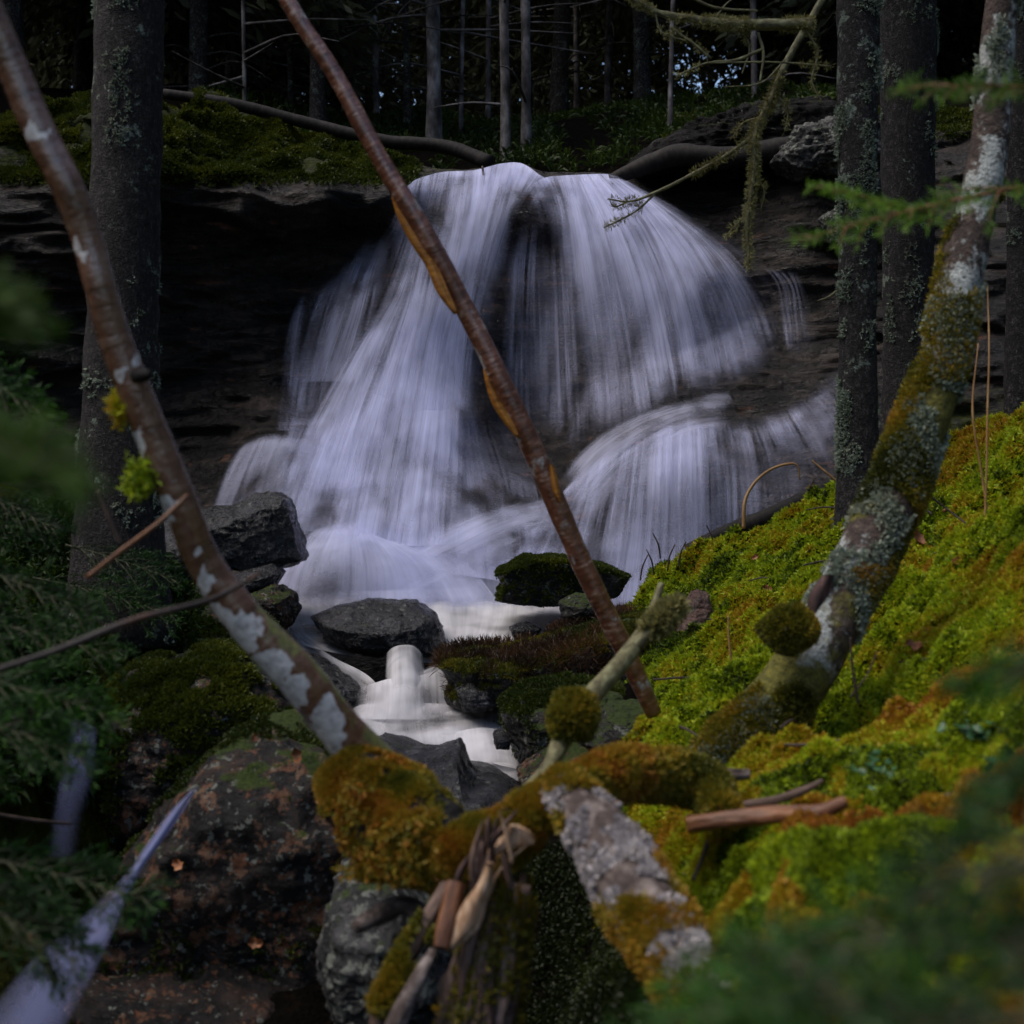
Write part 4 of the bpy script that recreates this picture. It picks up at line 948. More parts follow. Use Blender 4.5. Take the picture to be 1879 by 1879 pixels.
# spruces
def crown(H0, H1, rad, nb, seed, fing=34, size=0.22, droop=0.35):
    g = np.random.default_rng(seed); Vs = []
    for i in range(nb):
        t = (i + g.random()) / nb; z = H0 + (H1 - H0) * t; r = rad * (1 - t) ** 0.8 * (0.7 + 0.5 * g.random()) + 0.12
        az = g.random() * 6.283; o = np.array([math.cos(az), math.sin(az), 0]); s = np.array([-o[1], o[0], 0])
        u = np.sqrt(g.random((fing, 1))); sd = g.normal(size=(fing, 1)) * 0.22 * r * (1.15 - u)
        p = o * u * r + s * sd + [0, 0, 1] * (z - droop * r * u ** 1.5 + 0.05 * g.normal(size=(fing, 1)))
        dirn = norm(o * 0.7 + s * sd * 2.2 / max(r, .3) + [0, 0, -0.55] + 0.35 * g.normal(size=(fing, 3)))
        L = size * (0.6 + 0.9 * g.random((fing, 1))); S = norm(np.cross(dirn, g.normal(size=(fing, 3)))) * L * 0.16
        Vs.append(np.stack([p, p + dirn * L * .5 + S, p + dirn * L, p + dirn * L * .5 - S], 1).reshape(-1, 3))
    V_ = np.concatenate(Vs); f_ = np.arange(len(V_)).reshape(-1, 4)
    hu = np.repeat(g.random(len(V_) // 4), 4)
    return V_, f_, {'hue': hu, 'rnd': np.repeat(g.random(len(V_) // 4), 4)}

def spruce(px, py, d, wpx, label, mat, seed, lean=0, wtop=None, ht=9.0, crown_from=3.4, lich=900, group=None, crad=1.9, nb=90, lthr=0.6):
    base = P(px, py, d); e = empty('spruce_tree', base, label, 'tree', group)
    r = wpx / 2 * d / F; rt = (wtop or wpx * .92) / 2 * d / F; x1 = lean / F * d; zt = CY / F * d
    pts = [(*base + np.array([0, 0, -0.3]), r * 1.5), (*base + np.array([0, 0, 0.02]), r * 1.18), (*base + np.array([x1 * .15, 0, .35]), r * 1.02),
           (base[0] + x1, base[1], zt, rt), (base[0] + x1 * 1.6, base[1], zt + 3, rt * .7), (base[0] + x1 * 1.8, base[1], base[2] + ht, rt * .15)]
    V_, f_, _ = tube_mesh('trunk', pts, mat, e, 150, 26, 0.05, seed, 22, 0.04, world=True)
    cv, cf, ca = crown(crown_from, base[2] + ht, crad, nb, seed)
    mesh('crown', cv + [base[0] + x1 * 1.5, base[1], 0], cf, NEEDLE_DARK, parent=e, smooth=False, attrs=ca)
    if lich:
        tufts_part('lichen', V_, f_, lich, LICHEN, e, 0.011, lambda c, n: (fbm(c * [13, 13, 10], 3, seed) > lthr) * (n[:, 1] < .3) * in_view(c), seed + 1, 0.25, 6, 0.4, 1.1, 0.0)
    return e
spruce(218, 1010, 4.5, 140, 'broad lichen flecked spruce trunk at left behind the leaning birch', BARK, 101, 20, 122, lich=700, crown_from=4.6, crad=1.6)
spruce(1574, 985, 4.95, 72, 'slim spruce trunk with thick pale lichen beside the right falls', BARK_L, 103, 0, 74, lich=2200, crown_from=6.0, crad=.9, lthr=.35)
spruce(1668, 930, 5.5, 96, 'thicker rough spruce trunk between slim spruce and mossy trunk', BARK, 105, -2, 100, lich=900, crown_from=6.0, crad=1.1, lthr=.5)
spruce(1875, 830, 5.2, 60, 'dark spruce trunk cut off by the right picture edge', BARK, 107, 6, 62, lich=300, crown_from=3.6, crad=1.5)

# ------------------------------------------------------------------ background forest
BGT = {}
def far_tree(kind, px, py, d, wpx, seed, label, group='trees in the dark wood behind'):
    base = P(px, py, d); e = empty('spruce_tree' if kind == 'spruce' else 'slim_tree', base, label, 'tree', group)
    g = np.random.default_rng(seed); r = wpx / 2 * d / F; ht = 8 + 3 * g.random()
    lean = g.normal() * .15
    acc = Acc(); pts = [(*base - np.array([0, 0, .3]), r * 1.3), (*base + np.array([0, 0, .1]), r * 1.05), (*base + np.array([lean * .4, 0, 2.5]), r), (*base + np.array([lean, 0, ht]), r * .25)]
    V_, f_, r_ = tube(pts, 40, 12, 0.08, 14, seed, True, True); acc.add(V_, f_, rest=r_ + seed)
    for k in range(14):
        h = 0.4 + g.random() * 4.2; az = g.random() * 6.28; L = 0.5 + g.random() * 1.0
        p0 = base + np.array([lean * h / ht, 0, h]); o = np.array([math.cos(az), math.sin(az), 0])
        V_, f_, r_ = tube([(*p0, .014), (*p0 + o * L * .5 + [0, 0, .04 * g.normal()], .009), (*p0 + o * L + [0, 0, -.25 * g.random()], .003)], 8, 5, 0, 1, 1, True, True)
        acc.add(V_, f_, rest=r_ + seed)
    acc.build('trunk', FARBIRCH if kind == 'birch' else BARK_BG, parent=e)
    if kind != 'birch' and wpx > 16:
        key = seed % 4
        cf0 = 1.0 + 1.2 * g.random()
        if key not in BGT:
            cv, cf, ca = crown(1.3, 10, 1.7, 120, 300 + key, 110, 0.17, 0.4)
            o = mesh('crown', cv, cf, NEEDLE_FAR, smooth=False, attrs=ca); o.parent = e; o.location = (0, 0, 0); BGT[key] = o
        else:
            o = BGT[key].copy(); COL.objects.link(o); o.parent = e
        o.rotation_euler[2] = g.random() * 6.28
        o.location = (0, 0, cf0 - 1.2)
    return e
def mat_farbirch():
    g = G('far_birch'); r = g.attr('rest', 'Vector')
    n = g.noise(g.scale(r, 8, 8, 4), 1, 6, .65)
    col = g.ramp(n, [(.35, (.02,.017,.016)), (.5, (.09,.08,.078)), (.7, (.3,.28,.28))])
    return g.bsdf(col, .8, g.bump(n, .4, .01), .3)
FARBIRCH = mat_farbirch()
far_tree('birch', 797, 272, 12.5, 30, 201, 'pale birch trunk straight behind the lip, left of the lichen pair', None)
far_tree('birch', 928, 300, 11.6, 20, 202, 'left trunk of the lichen pair just above the waterfall lip', None)
far_tree('birch', 966, 300, 11.9, 20, 203, 'right trunk of the lichen pair just above the waterfall lip', None)
g0 = np.random.default_rng(12)
for i in range(60):
    d = 12.5 + (i / 60) ** 1.2 * 19 + g0.random(); px = g0.uniform(-250, 2130)
    if 1190 < px < 1340 and d < 22: px += 260
    if 760 < px < 1010 and d < 14: continue
    py = np.interp(d, [12, 18, 31], [262, 215, 200])
    far_tree('spruce', px, py, d, g0.uniform(24, 64) * 13 / d, 210 + i, 'dim spruce with drooping boughs in the dark wood behind the falls')

for i in range(16):
    px = [330, 385, 452, 545, 640, 700, 735, 850, 885, 1010, 1070, 1105, 1165, 1225, 1390, 1450][i] + g0.uniform(-12, 12); d = g0.uniform(12.2, 19)
    far_tree('birch' if i % 3 else 'spruce', px, np.interp(d, [12, 19], [264, 222]), d, g0.uniform(7, 15), 300 + i, 'thin bare pole with dead side twigs in the dim wood behind the falls', 'thin poles in the wood behind')
gw = np.random.default_rng(77); nW = 100000
wd_ = 19 + 17 * gw.random(nW); wx = gw.uniform(-330, 2210, nW); wy = gw.uniform(-330, 235, nW)
wp = P(wx, wy, wd_)
hole = 1.25 * np.exp(-((wx - 1285) / 95) ** 2 - ((wy - 130) / 85) ** 2) + 1.0 * np.exp(-((wx - 1520) / 22) ** 2 - ((wy - 110) / 60) ** 2)
wk = (fbm(wp * [.55, .55, .4], 3, 78) > -0.62 + 0.0 * wx) & (gw.random(nW) > 0.62 * np.clip(hole, 0, 1))
wp = wp[wk]
nR = 15000                                   # unseen foliage added round the sides and behind to block low skylight
ra = gw.uniform(R(38), R(322), nR); rr_ = 9 + 16 * gw.random(nR)
rx, ry = np.sin(ra) * rr_, np.cos(ra) * rr_ + 2
rz = np.clip(0.12 * rr_ * np.cos(ra), -1, 4) + gw.random(nR) ** 0.8 * (11 - 0.1 * rr_)
rp = np.stack([rx, ry, rz], -1); rp = rp[(fbm(rp * .4, 3, 80) > -0.55) & (np.abs(rx) > 4.2) ] ; rp = rp[~((rp[:, 1] < 0) & (np.abs(rp[:, 0]) < -rp[:, 1] * .75 + 1.5))]
wp = np.r_[wp, rp]
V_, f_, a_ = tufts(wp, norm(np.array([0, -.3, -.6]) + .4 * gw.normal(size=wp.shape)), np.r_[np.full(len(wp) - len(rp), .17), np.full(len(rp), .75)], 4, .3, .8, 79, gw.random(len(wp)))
tag(mesh('far_wood', V_, f_, NEEDLE_FAR, smooth=False, attrs=a_), 'dark mass of spruce foliage closing the view far behind, with an unseen ring added for shade', 'wood', None, 'stuff')

def log(name, ctrl, mat, label, cat, seed, rings=50, seg=14, rough=.08, groove=0.0):
    c = np.array(ctrl, float); b = P(c[:, 0], c[:, 1], c[:, 2]).mean(0)
    V_, f_, r_ = tube(ctrl, rings, seg, rough, 12, seed, groove=groove)
    o = mesh(name, V_, f_, mat, origin=b, attrs={'rest': r_ + seed}); tag(o, label, cat); return V_, f_, o
log('fallen_log', [(300,172,9.5,18),(420,190,9.5,22),(560,225,9.5,22),(700,258,9.45,24),(830,272,9.4,26),(900,300,9.3,30)], DARKLOG, 'thin dark fallen trunk lying along the left ledge to the lip', 'log', 61)
log('fallen_log', [(1120,330,9.0,20),(1180,305,8.95,34),(1240,285,8.9,40),(1330,290,8.85,40),(1450,270,8.8,44),(1540,250,8.8,44)], DARKLOG, 'thick black log bridging the right side of the lip', 'log', 63)
log('fallen_log', [(1260,1010,5.95,22),(1340,975,5.95,30),(1420,945,5.9,34),(1500,905,5.9,34),(1545,880,5.9,26)], DARKLOG, 'dark rotten log behind the crest of the moss bank', 'log', 65)
log('twig', [(885,305,9.0,4),(888,330,8.98,4),(884,355,8.96,4),(873,370,8.95,3)], TWIG, 'tiny dark twig hanging into the lip of the falls', 'twig', 66, 16, 6)

# ------------------------------------------------------------------ tangle at the centre bottom
st = empty('dead_stump', P(900, 1800, 2.2), 'broken mossy stump with dark hollow at bottom centre', 'stump')
sA, sB = P(835, 2000, 2.02), P(925, 1515, 2.12)                   # hollow broken trunk: a ragged shell open to the right
ax_ = norm(sB - sA); e1 = norm(np.cross(ax_, [0, 1, 0])); e2 = np.cross(e1, ax_)
nt_, nl_ = 120, 110; tq = np.linspace(R(55), R(318), nt_); LL = np.linalg.norm(sB - sA)
jag = 0.82 + 0.10 * np.sin(tq * 1.3 + .6) + 0.09 * fbm(np.c_[tq * 3.0, 0 * tq, 0 * tq], 4, 65, .7) + 0.05 * np.sign(vnoise(np.c_[tq * 9, 0 * tq, 0 * tq], 66))
uu = np.linspace(0, 1, nl_)[:, None] * jag[None]
TQ = np.repeat(tq[None], nl_, 0)
gr = fbm(np.stack([np.cos(TQ) * 4.5, np.sin(TQ) * 4.5, uu * 2.2], -1).reshape(-1, 3), 5, 67, .65).reshape(TQ.shape)
def shell(ro): return sA + ax_ * (uu * LL)[..., None] + (e1 * np.cos(TQ)[..., None] + e2 * np.sin(TQ)[..., None]) * (ro * (1.25 - .35 * uu) * (1 + .22 * gr))[..., None]
So, Si = shell(.056).reshape(-1, 3), shell(.040).reshape(-1, 3)
ix = np.arange(nl_ * nt_).reshape(nl_, nt_); nn_ = nl_ * nt_; gfs = grid_faces(nl_, nt_); rim = []
for e_ in (ix[-1], ix[:, 0], ix[:, -1]): rim.append(np.stack([e_[:-1], e_[1:], e_[1:] + nn_, e_[:-1] + nn_], -1))
rs_ = np.stack([np.cos(TQ) * .056, np.sin(TQ) * .056, uu * LL], -1).reshape(-1, 3)
HV, HF = np.r_[So, Si], [gfs, gfs[:, ::-1] + nn_] + rim
mesh('trunk', HV, HF, DEADWOOD, parent=st, attrs={'rest': np.r_[rs_, rs_ * .7]})
tufts_part('moss', So, gfs, 6000, MOSS_OLIVE, st, 0.011, lambda c, n: (fbm(c * 11, 3, 6) > 0.0) * (n[:, 1] < .3) * 1.0, 96, 0.55)
strip('split_wood', [(893,905,1585),(878,905,1620),(850,892,1660),(830,880,1700),(818,850,1730),(815,828,1745)], st, PALEWOOD, 1.99, 7, 0.012)
strip('broken_end', [(935,950,1518),(930,972,1530),(915,980,1545),(900,950,1556),(895,915,1566)], st, PALEWOOD, 2.03, 8, 0.02)
tube_mesh('splinter', [(905,1600,2.04,14),(880,1680,2.02,22),(850,1780,2.0,22),(845,1840,1.99,8)], DEADWOOD, st, 60, 20, 0.15, 25, groove=.25)
tube_mesh('splinter', [(960,1690,2.1,10),(900,1740,2.08,26),(880,1850,2.06,22),(880,1930,2.05,22)], DEADWOOD, st, 60, 20, 0.15, 27, groove=.25)

gs = np.random.default_rng(5)
for k in range(9):
    x0, y0 = gs.uniform(850, 960), gs.uniform(1510, 1590); ln0, w0 = gs.uniform(40, 95), gs.uniform(6, 13); lean_ = gs.uniform(-.5, .25)
    strip('shard', [(x0 - lean_ * ln0 * .9, x0 - lean_ * ln0 * .9 + 2, y0 - ln0 * .35), (x0 - w0 * .4, x0 + w0 * .6, y0), (x0 + lean_ * ln0 - w0 * .6, x0 + lean_ * ln0 + w0 * .5, y0 + ln0 * .6), (x0 + lean_ * ln0 * 1.3, x0 + lean_ * ln0 * 1.3 + 3, y0 + ln0)], st, [PALEWOOD, DEADWOOD, DARKRED][k % 3], 2.03 + gs.uniform(-.03, .03), 30 + k, .006)
tufts_part('moss', *tube([(700,1850,1.96,34),(745,1760,2.0,34),(790,1680,2.04,30)], 30, 14, .1, 12, 2)[:2], 1500, MOSS_OLIVE, st, .011, lambda c, n: (fbm(c * 18, 3, 4) > .05) * 1.0, 119, .5)
V_, f_, lo = log('lichen_log', [(1030,1440,2.12,60),(1070,1490,2.05,84),(1110,1545,2.0,112),(1145,1600,1.94,122),(1178,1660,1.88,124),(1222,1720,1.82,112),(1250,1780,1.77,106),(1290,1840,1.72,98),(1320,1900,1.68,100)], LOGBARK, 'scaly grey log with white crust sloping down right from the stump', 'log', 67, 110, 40, .17)
lo['_org'] = tuple(lo.location)
tufts_part('crust', V_, f_, 4200, mat_moss('white_crust', [(0, (.2,.17,.17)), (.5, (.42,.38,.38)), (1, (.6,.56,.55))]), lo, 0.008, lambda c, n: (fbm(c * 18, 4, 9, .65) > 0.22) * (n[:, 1] < .2), 97, 0.5, 4, 0.7, 1.2, 0.0)
tufts_part('moss', V_, f_, 6000, MOSS_OLIVE, lo, 0.012, lambda c, n: (fbm(c * 9, 3, 10) + .5 * np.abs(n[:, 0]) > .3) * 1.0, 98, 0.6)

log('stick', [(690,1990,1.95,30),(700,1850,1.98,32),(745,1760,2.02,30),(790,1680,2.06,28),(820,1625,2.1,24)], DEADWOOD, 'brown stick leaning against the stump, its lower end at the frame bottom', 'stick', 69, 90, 28, .16, .2)
log('stick', [(812,1740,1.98,32),(824,1680,2.0,34),(838,1620,2.02,32)], TWIG_RED, 'short smooth reddish stub left of the split pale wood', 'stick', 71, 90, 28, .16, .2)
log('stick', [(700,1990,1.9,40),(735,1860,1.93,34),(770,1790,1.96,26),(795,1745,2.0,18)], LOGBARK, 'pale lichened stick at the lower edge left of the stump', 'stick', 73, 90, 28, .16, .2)
log('stick', [(655,1700,2.3,30),(690,1680,2.28,36),(740,1660,2.25,34),(790,1690,2.2,24)], LOGBARK, 'white crusted broken stick on the grey blue boulder', 'stick', 75, 90, 28, .16, .2)
V_, f_, ro = log('mossy_root', [(1040,1450,2.12,50),(1120,1425,2.2,70),(1200,1420,2.3,80),(1290,1440,2.35,70),(1330,1500,2.25,50)], DARKLOG, 'root ridge under rusty moss between stump and mossy trunk', 'root', 68, 40, 20, .2)
ro['_org'] = tuple(ro.location)
tufts_part('moss', V_, f_, 7000, MOSS_OLIVE, ro, 0.014, lambda c, n: np.clip(fbm(c * 14, 3, 15) + .5, 0, 1), 115, 0.62, 6, .3, .9, .2, lambda p: .3 * fbm(p * 20, 2, 16))
sv, sf, so = log('mossy_branch', [(950,1465,2.35,22),(1000,1415,2.4,26),(1030,1360,2.5,36),(1060,1310,2.55,40),(1110,1250,2.65,36),(1160,1190,2.75,34),(1190,1140,2.8,22),(1214,1072,2.85,12)], TWIG_LICHEN, 'stubby lichened branch with moss ball, forking before the bank', 'branch', 77, 60, 12)
so['_org'] = tuple(so.location)
tube_mesh('fork', [(1150,1205,2.74,22),(1190,1160,2.76,26),(1225,1125,2.78,26),(1245,1112,2.8,10)], TWIG_LICHEN, so, 20, 12, 0.1, 29)
V_, f_, r_ = tube([(1195,1155,2.76,24),(1225,1125,2.78,26),(1245,1112,2.8,16)], 20, 12, .1, 12, 3)
tufts_part('lichen', V_, f_, 500, LICHEN_YEL, so, 0.018, None, 99, 0.5)
blob('moss_ball', 1052, 1312, 2.5, 36, 40, None, so, 111, 2400, 0.011, 0.4, core=DARKLOG)
log('broken_branch', [(1265,1512,2.2,34),(1340,1503,2.17,36),(1420,1495,2.14,32),(1500,1492,2.1,30),(1552,1470,2.1,24)], TWIG_RED, 'red brown broken branch lying in the moss at lower right', 'branch', 79, 90, 28, .16, .2)
log('broken_branch', [(1345,1478,2.3,14),(1420,1468,2.28,18),(1475,1450,2.26,16),(1510,1432,2.25,8)], DEADWOOD, 'thin splintered branch above the red brown broken one', 'branch', 81, 90, 28, .16, .2)
log('broken_branch', [(1290,1440,2.42,30),(1330,1425,2.4,36),(1375,1420,2.4,22)], LOGBARK, 'short pale rotten branch piece by the foot of the mossy trunk', 'branch', 83, 90, 28, .16, .2)

# foreground twigs on the left
log('bare_twig', [(-40,1240,1.7,13),(100,1195,1.75,14),(240,1140,1.8,12),(400,1095,1.88,10),(480,1050,1.95,6)], TWIG_DUSK, 'blurred bare twig crossing in front of the birch at left', 'twig', 85, 40, 8, .12)
log('bare_twig', [(160,1060,2.0,10),(230,1005,2.0,10),(290,960,2.0,9),(345,908,2.02,7)], TWIG_RED, 'short reddish twig crossing the birch above the longer one', 'twig', 87, 30, 8, .12)
log('bare_twig', [(180,900,2.6,8),(200,950,2.6,10),(222,1000,2.6,9)], TWIG, 'dark short twig before the left spruce foot', 'twig', 89, 20, 8)
log('bare_twig', [(-30,1490,2.6,7),(60,1505,2.65,7),(130,1512,2.7,6)], TWIG, 'thin twig across the narrow side stream', 'twig', 90, 20, 6)
log('bare_twig', [(55,1710,2.2,14),(80,1760,2.2,14),(105,1800,2.22,10)], TWIG_RED, 'reddish stub in the bottom left stream', 'twig', 91, 16, 8)

# lichen hung twigs at the top right
def twigs(ctrls, label, seed, mat=TWIG_LICHEN, lich=1500, lsize=.02, spread=.9, lm=None, prob=0.0):
    c = np.array(ctrls[0], float); e = empty('dead_branch', P(*c[0][:3]), label, 'branch')
    acc = Acc()
    for k, ct in enumerate(ctrls):
        V_, f_, r_ = tube(ct, max(10, len(ct) * 8), 7, .15, 40, seed + k); acc.add(V_, f_, rest=r_ + k)
    acc.build('twig', mat, parent=e)
    if lich:
        Vt = np.concatenate(acc.V)
        tufts_part('lichen', Vt, acc.F, lich, lm or LICHEN_YEL, e, lsize, lambda cc, n: (fbm(cc * 7, 2, seed + 3) > prob) * 1.0, seed, 0.5, 5, 0.14, spread, -0.2)
twigs([[(1520,-20,4.9,16),(1485,40,4.9,14),(1445,110,4.9,13),(1415,180,4.9,12),(1385,250,4.9,12),(1384,320,4.9,10),(1372,400,4.9,9),(1374,490,4.9,4)],
       [(1388,245,4.9,9),(1340,280,4.9,7),(1270,320,4.9,7),(1210,350,4.9,6),(1150,370,4.9,4),(1115,365,4.9,3)],
       [(1205,352,4.9,5),(1170,385,4.9,4),(1108,418,4.9,3)],[(1150,372,4.9,3),(1125,378,4.9,3),(1118,366,4.9,2)],
       [(1362,400,4.9,5),(1345,420,4.9,4),(1328,437,4.9,2)],[(1420,170,4.9,5),(1445,200,4.9,4),(1440,240,4.9,2)],[(1400,215,4.9,5),(1365,225,4.9,4),(1345,250,4.9,2)],[(1384,320,4.9,4),(1402,350,4.9,3),(1396,385,4.9,2)]],
      'hanging dead bough draped in yellow lichen at upper right', 301, lich=1100, lsize=.017, prob=0.15)
twigs([[(1150,-10,4.6,10),(1200,20,4.6,12),(1270,35,4.6,16),(1350,45,4.6,20),(1430,45,4.6,22),(1490,45,4.6,24)],
       [(1390,60,4.6,7),(1400,90,4.6,6),(1395,150,4.6,4)],[(1230,50,4.6,6),(1290,95,4.6,5),(1300,105,4.6,4)],[(1400,90,4.6,6),(1350,110,4.6,5),(1300,115,4.6,4),(1240,140,4.6,3)],
       [(1245,-20,4.6,6),(1300,10,4.6,5),(1390,20,4.6,4)],[(1300,115,4.6,4),(1440,115,4.6,4),(1525,122,4.6,4)],
       [(1200,15,4.6,5),(1215,60,4.6,4),(1260,75,4.6,3)],[(1350,45,4.6,6),(1375,85,4.62,4),(1362,135,4.62,3)],[(1440,110,4.6,4),(1400,150,4.6,3),(1330,160,4.6,2)],[(1470,45,4.6,5),(1500,95,4.6,4),(1490,150,4.6,3),(1510,190,4.6,2)],[(1310,38,4.6,4),(1335,5,4.6,3),(1380,-20,4.6,3)]],
      'horizontal lichen crusted bough across the top right', 321, mat=TWIG_LICHEN, lich=900, lsize=.013, lm=LICHEN_YEL, prob=0.25)
twigs([[(1540,530,4.95,5),(1520,545,4.95,4),(1500,552,4.95,2)]], 'tiny dead stub on the slim lichened spruce', 331, lich=0)

# ------------------------------------------------------------------ spruce boughs with needles
def bough(root, tip, width, label, seed, mat=NEEDLE, nlen=0.013, nside=16, dens=1.0, droop=0.03, hue0=0.5, group=None, twig=TWIG_RED):
    g = np.random.default_rng(seed); a, b = P(*root), P(*tip); ax = b - a; L = np.linalg.norm(ax); ax /= L
    sd = norm(np.cross(ax, [0, -.35, 1])); up = norm(np.cross(sd, ax))
    e = empty('spruce_branch', a, label, 'branch', group); acc = Acc(); segs = []
    def cur(t): return a + ax * L * t - np.array([0, 0, 1]) * droop * L * t * t * 3
    m = [cur(t) for t in np.linspace(0, 1, 8)]
    V_, f_, r_ = tube([(*p, .0028 * (1.2 - t)) for p, t in zip(m, np.linspace(0, 1, 8))], 16, 6, 0, 1, 1, True, True); acc.add(V_, f_, rest=r_)
    segs.append(np.array(m))
    for k in range(nside):
        t = 0.08 + 0.9 * k / nside; s = 1 if k % 2 else -1; l = width * (1 - t) ** .7 * (.6 + .6 * g.random()) + .015
        dr = norm(ax * (.75 + .3 * g.random()) + sd * s * (.7 + .3 * g.random()) + up * .18 * g.normal()); p0 = cur(t)
        q = [p0 + dr * l * u - np.array([0, 0, 1]) * l * .25 * u * u for u in np.linspace(0, 1, 5)]
        V_, f_, r_ = tube([(*p, .0016 * (1.2 - u)) for p, u in zip(q, np.linspace(0, 1, 5))], 8, 5, 0, 1, 1, True, True); acc.add(V_, f_, rest=r_)
        segs.append(np.array(q))
        for j in range(3):
            u = .3 + .25 * j; p1 = p0 + dr * l * u - np.array([0, 0, 1]) * l * .25 * u * u
            d2 = norm(dr + ax * .5 * (1 if j % 2 else -.6) + .3 * g.normal(size=3)); l2 = l * (.45 - .1 * j)
            segs.append(np.array([p1 + d2 * l2 * v for v in np.linspace(0, 1, 4)]))
    acc.build('twig', twig, parent=e)
    ps, ds, hs = [], [], []
    for q in segs:
        ln = np.linalg.norm(np.diff(q, axis=0), axis=1).sum(); n = max(6, int(ln / nlen * 9 * dens))
        t = g.random(n) * (len(q) - 1); i = np.minimum(t.astype(int), len(q) - 2); fr = (t - i)[:, None]
        ps.append(q[i] + (q[i+1] - q[i]) * fr); ds.append(norm(q[i+1] - q[i])); hs.append(t / (len(q) - 1))
    p, dr, hh = np.concatenate(ps), np.concatenate(ds), np.concatenate(hs)
    V_, f_, a_ = tufts(p, norm(dr * .9 + sd * g.normal(size=(len(p), 1)) * .6 + up * g.normal(size=(len(p), 1)) * .3), nlen, 1, .13, .35, seed, np.clip(hue0 - .25 + .5 * hh, 0, 1))
    mesh('needle_spray', V_, f_, mat, parent=e, smooth=False, attrs=a_)
    return e
LB = 'spruce boughs along the left edge'
bough((-170,770,.6), (110,838,.6), .022, 'very blurred spruce tip poking in at the left edge, bright green', 401, NEEDLE_BRIGHT, nlen=.012, hue0=.22, dens=1.6, group=LB, twig=TWIG_GREEN)
bough((-140,500,.75), (35,565,.75), .03, 'blurred spruce tip at the left edge above the bright one', 402, NEEDLE_BRIGHT, hue0=.05, dens=1.3, group=LB, twig=TWIG_GREEN)
for k, (r_, t_, wd, h0, lb) in enumerate([
 ((-150,640,2.2), (85,740,2.2), .16, .55, 'green spruce bough at left edge beside the spruce trunk'),
 ((-120,1020,2.4), (170,1100,2.4), .2, .35, 'dark spruce bough at left edge below the bright blurred tip'),
 ((-100,1130,2.6), (230,1180,2.6), .2, .4, 'dark spruce bough reaching to the foot of the left spruce'),
 ((-120,1230,2.1), (205,1285,2.1), .16, .6, 'green tipped spruce bough just under the crossing bare twig'),
 ((-140,1290,2.0), (165,1370,2.0), .15, .45, 'spruce bough hanging over the side stream'),
 ((60,1060,4.2), (330,1110,4.2), .25, .45, 'small spruce bough growing between spruce foot and birch'),
 ((-120,1560,1.9), (290,1620,1.9), .16, .4, 'long spruce bough over the lower left stream'),
 ((-150,1600,1.7), (150,1740,1.7), .14, .25, 'drooping dark spruce bough in the lower left corner'),
 ((-80,880,3.2), (110,960,3.2), .2, .25, 'shadowy spruce bough left of the spruce foot'),
 ((120,1000,4.0), (330,1050,4.0), .2, .3, 'low shadowy bough at the foot of the left spruce')]):
    bough(r_, t_, wd, lb, 410 + k, nlen=.016, nside=18, hue0=h0 - .12, group=LB, twig=TWIG_GREEN)
RB = 'spruce boughs at right'
bough((1950,330,2.0), (1460,410,1.9), .1, 'spruce twig with bright green tips across the right trunks', 431, NEEDLE_BRIGHT, nside=22, dens=.9, hue0=.5, group=RB, droop=.02)
bough((1700,390,2.0), (1500,345,1.95), .07, 'short green spruce sprig above the longer right twig', 432, NEEDLE_BRIGHT, nside=10, dens=1.1, hue0=.7, group=RB, droop=-.01)
bough((2000,170,1.7), (1650,130,1.7), .09, 'spruce twig with rusty inner needles at upper right corner', 433, NEEDLE_BRIGHT, nside=18, dens=.9, hue0=.3, group=RB)
FB = 'out of focus spruce boughs at bottom right'
for k, (r_, t_, wd, h0, lb) in enumerate([
 ((2080,1720,.62), (1330,1700,.72), .09, .45, 'blurred spruce bough crossing above the bottom right corner'),
 ((1950,1980,.55), (1230,1790,.68), .08, .5, 'blurred spruce bough rising from the bottom toward the log'),
 ((1800,2050,.5), (1420,1680,.62), .06, .35, 'steep blurred spruce bough at bottom right'),
 ((2050,1560,.6), (1690,1600,.62), .06, .2, 'dark blurred bough at the right edge, lowest quarter'),
 ((2000,1880,.5), (1560,1850,.55), .05, .2, 'darkest blurred bough in the bottom right corner'),
 ((1500,2020,.6), (1190,1850,.7), .05, .45, 'blurred green sprig under the scaly log'),
 ((2000,1200,.8), (1790,1225,.85), .03, .55, 'blurred bough at right edge over the rusty moss'),
 ((1700,1960,.85), (1330,1690,.95), .1, .6, 'lighter green soft sprig beside the lower end of the scaly log'),
 ((1950,1760,.8), (1480,1640,.95), .1, .55, 'soft green sprig above the darker boughs at bottom right'),
 ((1450,2030,.9), (1280,1760,1.0), .07, .6, 'narrow green sprig rising in front of the scaly log end'),
 ((2020,1330,.75), (1840,1420,.8), .06, .35, 'dim blurred bough under the right edge moss')]):
    bough(r_, t_, wd, lb, 440 + k, nlen=.013, nside=13, dens=.8, hue0=h0 + .05, group=FB, twig=TWIG_GREEN)

